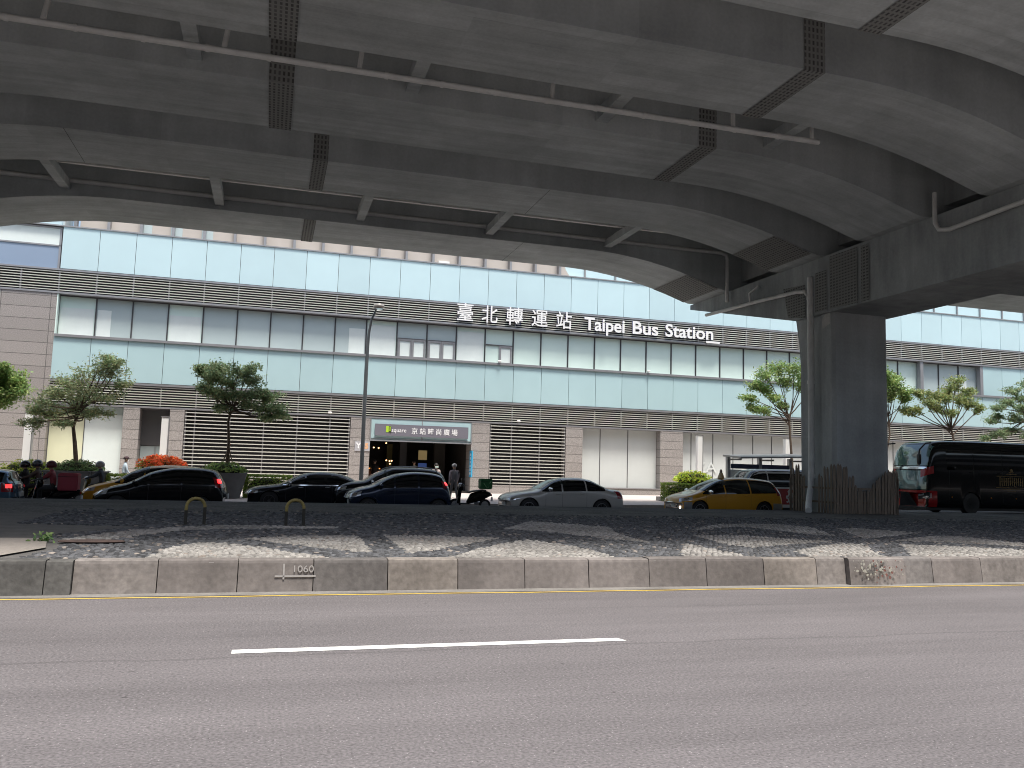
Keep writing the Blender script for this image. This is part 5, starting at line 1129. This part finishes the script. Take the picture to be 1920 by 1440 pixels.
# ================================================================ PEOPLE AND SCOOTERS
def mtl(n, c, r=.8): return pm(n, c, r)
SKIN = mtl('skin', (.40, .25, .17), .55); HAIR = mtl('black hair', (.015, .012, .01), .6)
def person(name, label, J, mats, loc, rz, extra=None, h=1.7, cat='person', headgear=None, group=None):
    """one continuous skinned figure; J maps joint -> position; colours follow the limbs"""
    e = empty(name, loc, rz, label, cat, group)
    rad = dict(pelvis=.145, waist=.135, chest=.155, neck0=.085, neck=.055, head0=.085, head1=.098, head2=.07, nose=.02, shoL=.075, shoR=.075, elbL=.048, elbR=.048, wriL=.033, wriR=.033, palL=.037, palR=.037, hipL=.095, hipR=.095, kneL=.06, kneR=.06, ankL=.042, ankR=.042, toeL=.035, toeR=.035)
    seg = [('pelvis','waist','top'),('waist','chest','top'),('chest','neck0','top'),('neck0','neck','skin'),('neck','head0','skin'),('head0','head1','skin'),('head1','head2','skin'),('head0','nose','skin')]
    for s in 'LR': seg += [('chest','sho'+s,'top'),('sho'+s,'elb'+s,'top'),('elb'+s,'wri'+s,'sleeve'),('wri'+s,'pal'+s,'skin'),('pelvis','hip'+s,'leg'),('hip'+s,'kne'+s,'leg'),('kne'+s,'ank'+s,'leg'),('ank'+s,'toe'+s,'shoe')]
    J = {k: Vector(v) for k, v in J.items()}
    for s, sg in (('L', 1), ('R', -1)):
        w, p = J['wri'+s], J['pal'+s]; d = (p-w).normalized(); sd_ = d.cross(Vector((1, 0, .3))).normalized()*sg; n = d.cross(sd_)
        for k, (o, ln) in enumerate(((-.028, .062), (-.010, .075), (.010, .07), (.028, .055))):
            a, b = 'f%d%sa' % (k, s), 'f%d%sb' % (k, s); J[a] = p+d*.035+sd_*o; J[b] = J[a]+d*ln*.75+n*ln*.35; rad[a] = .0095; rad[b] = .007; seg += [('pal'+s, a, 'skin'), (a, b, 'skin')]
        a, b = 'th%sa' % s, 'th%sb' % s; J[a] = p+sd_*-.045+d*.0; J[b] = J[a]+d*.04-sd_*.012; rad[a] = .011; rad[b] = .008; seg += [('pal'+s, a, 'skin'), (a, b, 'skin')]
    names = list(J); idx = {k: i for i, k in enumerate(names)}
    me = bpy.data.meshes.new('body'); me.from_pydata([J[k] for k in names], [(idx[a], idx[b]) for a, b, _ in seg], []); o = bpy.data.objects.new('body', me); COL.objects.link(o)
    md = o.modifiers.new('s', 'SKIN'); md.branch_smoothing = .4; sv = me.skin_vertices[0].data if len(me.skin_vertices) else None
    if sv is None:
        bm = bmesh.new(); bm.from_mesh(me); bm.verts.layers.skin.verify(); bm.to_mesh(me); bm.free(); sv = me.skin_vertices[0].data
    for k in names:
        r_ = rad.get(k, .03); q = sv[idx[k]]
        q.radius = (r_*1.18, r_*.82) if k in ('pelvis', 'waist', 'chest') else (r_, r_); q.use_root = (k == 'pelvis')
    s2 = o.modifiers.new('u', 'SUBSURF'); s2.levels = 1; s2.render_levels = 1
    dg = bpy.context.evaluated_depsgraph_get(); res = bpy.data.meshes.new_from_object(o.evaluated_get(dg)); bpy.data.objects.remove(o)
    keys = ['skin', 'top', 'sleeve', 'leg', 'shoe']; res.materials.clear()
    for k in keys: res.materials.append(mats.get(k, mats.get('top')) if k != 'skin' else SKIN)
    S = [(J[a], J[b], keys.index(c)) for a, b, c in seg]
    for p in res.polygons:
        c = p.center; best = 9
        for a, b, mi in S:
            ab = b-a; t = max(0, min(1, (c-a).dot(ab)/max(1e-9, ab.length_squared))); d = (a+ab*t-c).length-.01*(mi != 0)
            if d < best: best = d; p.material_index = mi
    res.shade_smooth(); res.name = 'body'; link('body', res, e)
    hc = (J['head0']+J['head2'])/2; fwd = (J['nose']-J['head0']); fwd.z = 0; fwd = fwd.normalized() if fwd.length > 0 else Vector((1, 0, 0)); sd_ = Vector((-fwd.y, fwd.x, 0))
    def dome(nm, mat, r, zc, lo, squash=1.0, back=.0, sx=1.08):
        g = MB(); prof = [(r*math.cos(a), zc+r*squash*math.sin(a)) for a in np.linspace(lo, math.pi/2*.98, 8)]; g.lathe(prof, 18); 
        g.v = [tuple(hc-fwd*back+fwd*(x*sx)+sd_*y+Vector((0, 0, z))) for x, y, z in g.v]; return g.build(nm, mat, e, 60)
    g = MB()
    for s in (-1, 1): c = hc+fwd*.093+sd_*.032*s+Vector((0, 0, .0)); g.obox(c, fwd*.006, sd_*.012, (0, 0, .006))
    g.build('eyes', M_DARK, e)
    g = MB(); c = hc+fwd*.09+Vector((0, 0, -.065)); g.obox(c, fwd*.006, sd_*.024, (0, 0, .004)); 
    for s in (-1, 1): g.obox(hc+sd_*.1*s+Vector((0, 0, -.01)), fwd*.016, sd_*.008, (0, 0, .028))
    g.build('ears_and_mouth', SKIN, e)
    hg = headgear or {}
    dome('hair', hg.get('hair', HAIR), .108, .012, -.35, 1.0, .018)
    if 'cap' in hg:
        k_ = dome('cap', hg['cap'], .118, .02, .0, .9)
        g = MB(); c = hc+fwd*.15+Vector((0, 0, .035)); g.obox(c, fwd*.06, sd_*.075, (0, 0, .006)); g.build('peak', hg['cap'], k_)
    if 'helmet' in hg:
        k_ = dome('helmet', hg['helmet'], .155, .0, -.55, 1.0, .015)
        g = MB(); g.grid([[hc+fwd*.155*math.cos(a)+sd_*.15*math.sin(a)+Vector((0, 0, z)) for a in lin(-.9, .9, 9)] for z in lin(-.09, .04, 4)]); g.build('visor', M_TINT, k_, 60)
    if 'mask' in hg:
        g = MB(); g.grid([[hc+fwd*(.112*math.cos(a)+.004)+sd_*.105*math.sin(a)+Vector((0, 0, z)) for a in lin(-1.1, 1.1, 9)] for z in lin(-.11, -.025, 4)]); g.build('face_mask', hg['mask'], e, 60)
    return e
def stand(stride=.0, lean=.0, sw=.25):
    J = dict(pelvis=(0,0,.93), waist=(.01+lean*.1,0,1.08), chest=(.02+lean*.25,0,1.30), neck0=(lean*.3,0,1.44), neck=(.01+lean*.33,0,1.50), head0=(.03+lean*.36,0,1.56), head1=(.035+lean*.38,0,1.63), head2=(.025+lean*.38,0,1.69), nose=(.125+lean*.38,0,1.565))
    for s, y in (('L', 1), ('R', -1)):
        k = y*stride
        J['sho'+s] = (lean*.28, y*.185, 1.38); J['elb'+s] = (-k*sw+lean*.1-.01, y*.235, 1.12); J['wri'+s] = (-k*sw*1.8+.10, y*.225, .90); J['pal'+s] = (-k*sw*1.8+.13, y*.22, .83)
        J['hip'+s] = (0, y*.09, .88); J['kne'+s] = (k*.45+.03, y*.10, .49); J['ank'+s] = (k*.95-.04*(k < 0), y*.10, .09 if k >= 0 else .13); J['toe'+s] = (k*.95+.14, y*.115, .045 if k >= 0 else .05)
    return J
def ride(seat=.78, arms=.9):
    J = dict(pelvis=(0,0,seat+.1), waist=(.03,0,seat+.26), chest=(.09,0,seat+.48), neck0=(.10,0,seat+.62), neck=(.115,0,seat+.68), head0=(.14,0,seat+.74), head1=(.145,0,seat+.81), head2=(.135,0,seat+.87), nose=(.235,0,seat+.745))
    for s, y in (('L', 1), ('R', -1)):
        J['sho'+s] = (.09, y*.18, seat+.56); J['elb'+s] = (.28, y*.27, seat+.38); J['wri'+s] = (.52, y*.28, seat+.30); J['pal'+s] = (.58, y*.275, seat+.29)
        J['hip'+s] = (.03, y*.10, seat+.06); J['kne'+s] = (.43, y*.15, seat+.02); J['ank'+s] = (.42, y*.13, .38); J['toe'+s] = (.56, y*.13, .34)
    return J
def scooter(name, label, loc, rz, col, box=None, group='scooters'):
    e = empty(name, loc, rz, label, 'scooter', group)      # local +x is forward
    for x, r in ((-.62, .24), (.62, .24)):
        g = MB(); g.lathe([(.14, -.05), (r*.93, -.055), (r, -.03), (r, .03), (r*.93, .055), (.14, .05)], 24, (0, 0, 0), 'y'); w = g.build('wheel', M_TYRE, e, 45); w.location = (x, 0, r)
        g = MB(); g.lathe([(.02, -.056), (.15, -.052), (.15, .052), (.02, .056)], 18, (0, 0, 0), 'y'); g.build('rim', M_RIM, w, 45)
    g = MB()                                               # rear body: a lofted shell
    secs = [(-.86, .60, .74, .05), (-.7, .52, .80, .12), (-.45, .40, .80, .16), (-.2, .32, .76, .165), (.0, .28, .68, .14), (.12, .26, .42, .13)]
    rows = []
    for x, z0, z1, w in secs: rows.append([(x, w*math.cos(a)*(1 if math.sin(a) < .3 else .9), (z0+z1)/2+(z1-z0)/2*math.sin(a)) for a in np.linspace(0, 2*math.pi, 15)])
    g.grid(rows); g.add(rows[0][:-1], [tuple(range(14))]); g.build('body', col, e, 50)
    g = MB(); g.box(.05, .42, -.15, .15, .26, .31); g.build('footboard', M_BLACK, e)
    g = MB(); rows = []
    for z, x, w in ((.30, .46, .17), (.5, .46, .2), (.7, .44, .2), (.88, .40, .15), (.98, .38, .10)): rows.append([(x+.09*(1-(y/w)**2), y, z) for y in lin(-w, w, 9)])
    g.grid(rows); g.grid([[(p[0]-.03, p[1], p[2]) for p in r_] for r_ in rows], 0, True); g.build('front_shield', col, e, 50)
    g = MB(); g.tube([(.62, .07, .24), (.52, .07, .52), (.44, .03, .85), (.38, 0, 1.02)], .022, 8); g.tube([(.62, -.07, .24), (.52, -.07, .52), (.44, -.03, .85)], .022, 8); g.build('fork', M_GALV, e, 50)
    g = MB(); rows = [[(.62+.29*math.cos(a), y, .24+.29*math.sin(a)) for a in np.linspace(.2, 2.5, 9)] for y in (-.06, 0, .06)]; g.grid(rows); g.build('mudguard', col, e, 50)
    g = MB(); rows = [[(.36+.10*math.cos(a)*k, .13*math.sin(a)*k, z) for a in np.linspace(0, 2*math.pi, 13)] for z, k in ((.82, .7), (.92, 1.0), (1.02, 1.0), (1.08, .5))]; g.grid(rows, 0, True); g.add(rows[-1][:-1], [tuple(range(12))]); g.build('cowl', col, e, 50)
    g = MB(); g.tube([(.30, .36, 1.0), (.33, .22, 1.03), (.38, .05, 1.0), (.38, -.05, 1.0), (.33, -.22, 1.03), (.30, -.36, 1.0)], .017, 8); hb = g.build('handlebar', M_BLACK, e, 50)
    g = MB(); g.lathe([(.02, -.10), (.10, -.07), (.11, .02), (.06, .08)], 14, (.43, 0, 1.0), 'x'); g.build('headlight', M_LAMPGL, e, 50)
    for s in (-1, 1):
        g = MB(); g.tube([(.33, s*.2, 1.03), (.32, s*.26, 1.22)], .008, 6); g.lathe([(.02, -.02), (.055, -.01), (.05, .01)], 12, (.31, s*.27, 1.25), 'x', squash=(1.3, .8)); g.build('mirror', M_BLACK, hb, 50)
    g = MB(); rows = []
    for x, z, w in ((-.66, .84, .10), (-.5, .86, .14), (-.25, .83, .15), (-.05, .80, .12), (.06, .76, .07)): rows.append([(x, w*math.cos(a), z-.04+.05*math.sin(a)) for a in np.linspace(-.3, math.pi+.3, 9)])
    g.grid(rows); g.build('seat', M_BLACK, e, 50)
    g = MB(); g.lathe([(.04, -.28), (.06, -.25), (.06, .2), (.03, .28)], 12, (-.5, -.15, .3), 'x'); g.build('exhaust', M_GALV, e, 50)
    g = MB(); g.box(-.9, -.86, -.08, .08, .6, .68); g.build('tail_light', M_RED_U, e); g = MB(); g.box(-.93, -.9, -.1, .1, .4, .56); g.build('number_plate', M_WHITE, e)
    if box:
        m, w, x0, x1, z0, z1 = box
        bm = bmesh.new(); bmesh.ops.create_cube(bm, size=1)
        for v in bm.verts: v.co = Vector(((x0+x1)/2+v.co.x*(x1-x0), v.co.y*w*(1 if v.co.z > 0 else .9), (z0+z1)/2+v.co.z*(z1-z0)))
        bmesh.ops.bevel(bm, geom=bm.edges[:], offset=.03, segments=2, affect='EDGES'); me = bpy.data.meshes.new('delivery_box'); bm.to_mesh(me); bm.free(); me.materials.append(m); me.shade_smooth(); me.set_sharp_from_angle(angle=R(35))
        bx = link('delivery_box', me, e)
        g = MB(); g.box(x0-.008, x1+.008, -w/2-.006, w/2+.006, z1-.13, z1-.115); g.build('box_seam', M_BLACK, bx)
        return e, bx
    return e, None
LEFT = math.pi
# parked scooter with green box
sc1, bx = scooter('scooter', 'black parked scooter carrying a green delivery bag between the cars', (7.92, 33.0, zfar(8)), LEFT, P_BLK, (mtl('green fabric', (.03, .16, .05), .7), .46, -.88, -.38, .88, 1.30))
g = MB()
for a, b in (((-.72, .98), (-.64, .93)), ((-.64, .93), (-.5, 1.12)), ((-.80, 1.2), (-.74, 1.12))):
    g.tube([(a[0], .245, a[1]), (b[0], .245, b[1])], .014, 6)
g.build('stitched_mark', mtl('pale green print', (.3, .6, .3), .7), bx)
RED = mtl('red delivery jacket', (.30, .05, .06), .75)
sc2, _ = scooter('scooter', 'dark delivery scooter with big red box ridden by the person in red', (-6.85, 30.9, zfar(-7)), LEFT, P_BLK, (mtl('red box', (.36, .05, .07), .55), .52, -.80, -.20, .72, 1.30))
person('person', 'person in red jacket and red helmet riding a delivery scooter', ride(.74), dict(top=RED, sleeve=mtl('grey sleeve', (.09, .085, .08)), leg=mtl('dark trousers', (.03, .03, .032)), shoe=M_BLACK), (-6.8, 30.9, zfar(-7)), LEFT, headgear=dict(helmet=mtl('dark red helmet', (.09, .012, .015), .4)))
sc3, _ = scooter('scooter', 'dark scooter with two helmeted riders beyond the small steel blue car', (-7.85, 32.6, zfar(-8)), LEFT, P_BLK)
person('person', 'rider in dark jacket and black helmet beyond the small blue car', ride(.72), dict(top=mtl('charcoal jacket', (.03, .03, .035)), leg=mtl('dark trousers', (.03, .03, .032)), shoe=M_BLACK), (-8.0, 32.6, zfar(-8)), LEFT, headgear=dict(helmet=pm('glossy black helmet', (.012, .012, .014), .2, coat=1)))
person('person', 'pillion passenger in brown jacket and dark blue grey helmet', ride(.76), dict(top=mtl('brown jacket', (.11, .085, .07)), leg=mtl('dark trousers', (.03, .03, .032)), shoe=M_BLACK), (-7.62, 32.6, zfar(-8)), LEFT, headgear=dict(helmet=pm('blue grey helmet', (.04, .045, .055), .2, coat=1)))
sc4, _ = scooter('scooter', 'scooter with yellow trim behind the hidden yellow taxi', (-6.1, 34.6, zfar(-6)), LEFT, paint('yellow black scooter', (.12, .1, .01), 0, .3))
person('person', 'rider in dark blue jacket and grey helmet behind the yellow taxi bonnet', ride(.74), dict(top=mtl('slate jacket', (.06, .07, .085)), leg=mtl('dark trousers', (.03, .03, .032)), shoe=M_BLACK), (-5.98, 34.6, zfar(-6)), LEFT, headgear=dict(helmet=pm('grey helmet', (.30, .28, .28), .3, coat=1)))
# pedestrians
person('person', 'man in pale blue shirt, dark cap and face mask walking along the sidewalk', stand(.28), dict(top=mtl('pale blue shirt', (.50, .60, .68)), leg=mtl('navy trousers', (.03, .035, .05)), shoe=M_BLACK), (-6.35, 42.0, zs(-6)), .25, headgear=dict(cap=mtl('dark maroon cap', (.05, .025, .03)), mask=M_WHITE))
p2_ = person('person', 'person seen from behind in white cap and grey jacket with a backpack', stand(.18), dict(top=mtl('mauve grey jacket', (.30, .26, .285)), leg=mtl('grey trousers', (.10, .10, .105)), shoe=M_BLACK), (8.55, 39.0, zs(8)), R(95), headgear=dict(cap=mtl('white cap', (.75, .73, .70)), hair=mtl('grey hair', (.3, .29, .28))))
g = MB(); rows = [[(-.13-d_*math.sin(math.pi*t), y, z) for t, y in zip(lin(0.05, .95, 7), lin(-.14, .14, 7))] for z, d_ in ((.98, .02), (1.02, .1), (1.2, .12), (1.36, .1), (1.40, .02))]; g.grid(rows); 
bk = g.build('backpack', mtl('grey backpack', (.12, .12, .13)), p2_, 60)
person('person', 'masked person in pale pink top walking out of the entrance', stand(.2), dict(top=mtl('pale pink top', (.40, .33, .31)), leg=mtl('dark trousers', (.03, .03, .032)), shoe=M_BLACK), (8.35, 42.5, zs(8)), R(-80), headgear=dict(mask=mtl('pale green mask', (.55, .68, .62))))
q = on_facade(-5.4, 2.2, .2); person('person', 'person in pale grey shirt standing inside the dark entrance hall', stand(.05), dict(top=mtl('pale grey shirt', (.33, .31, .28)), leg=mtl('dark trousers', (.03, .03, .032)), shoe=M_BLACK), q, R(-85))
q = on_facade(-7.75, 2.4, .2); person('person', 'person in black clothes by the hall counter lights', stand(.05), dict(top=mtl('black top', (.015, .014, .014)), leg=mtl('dark trousers', (.03, .03, .032)), shoe=M_BLACK), q, R(60))
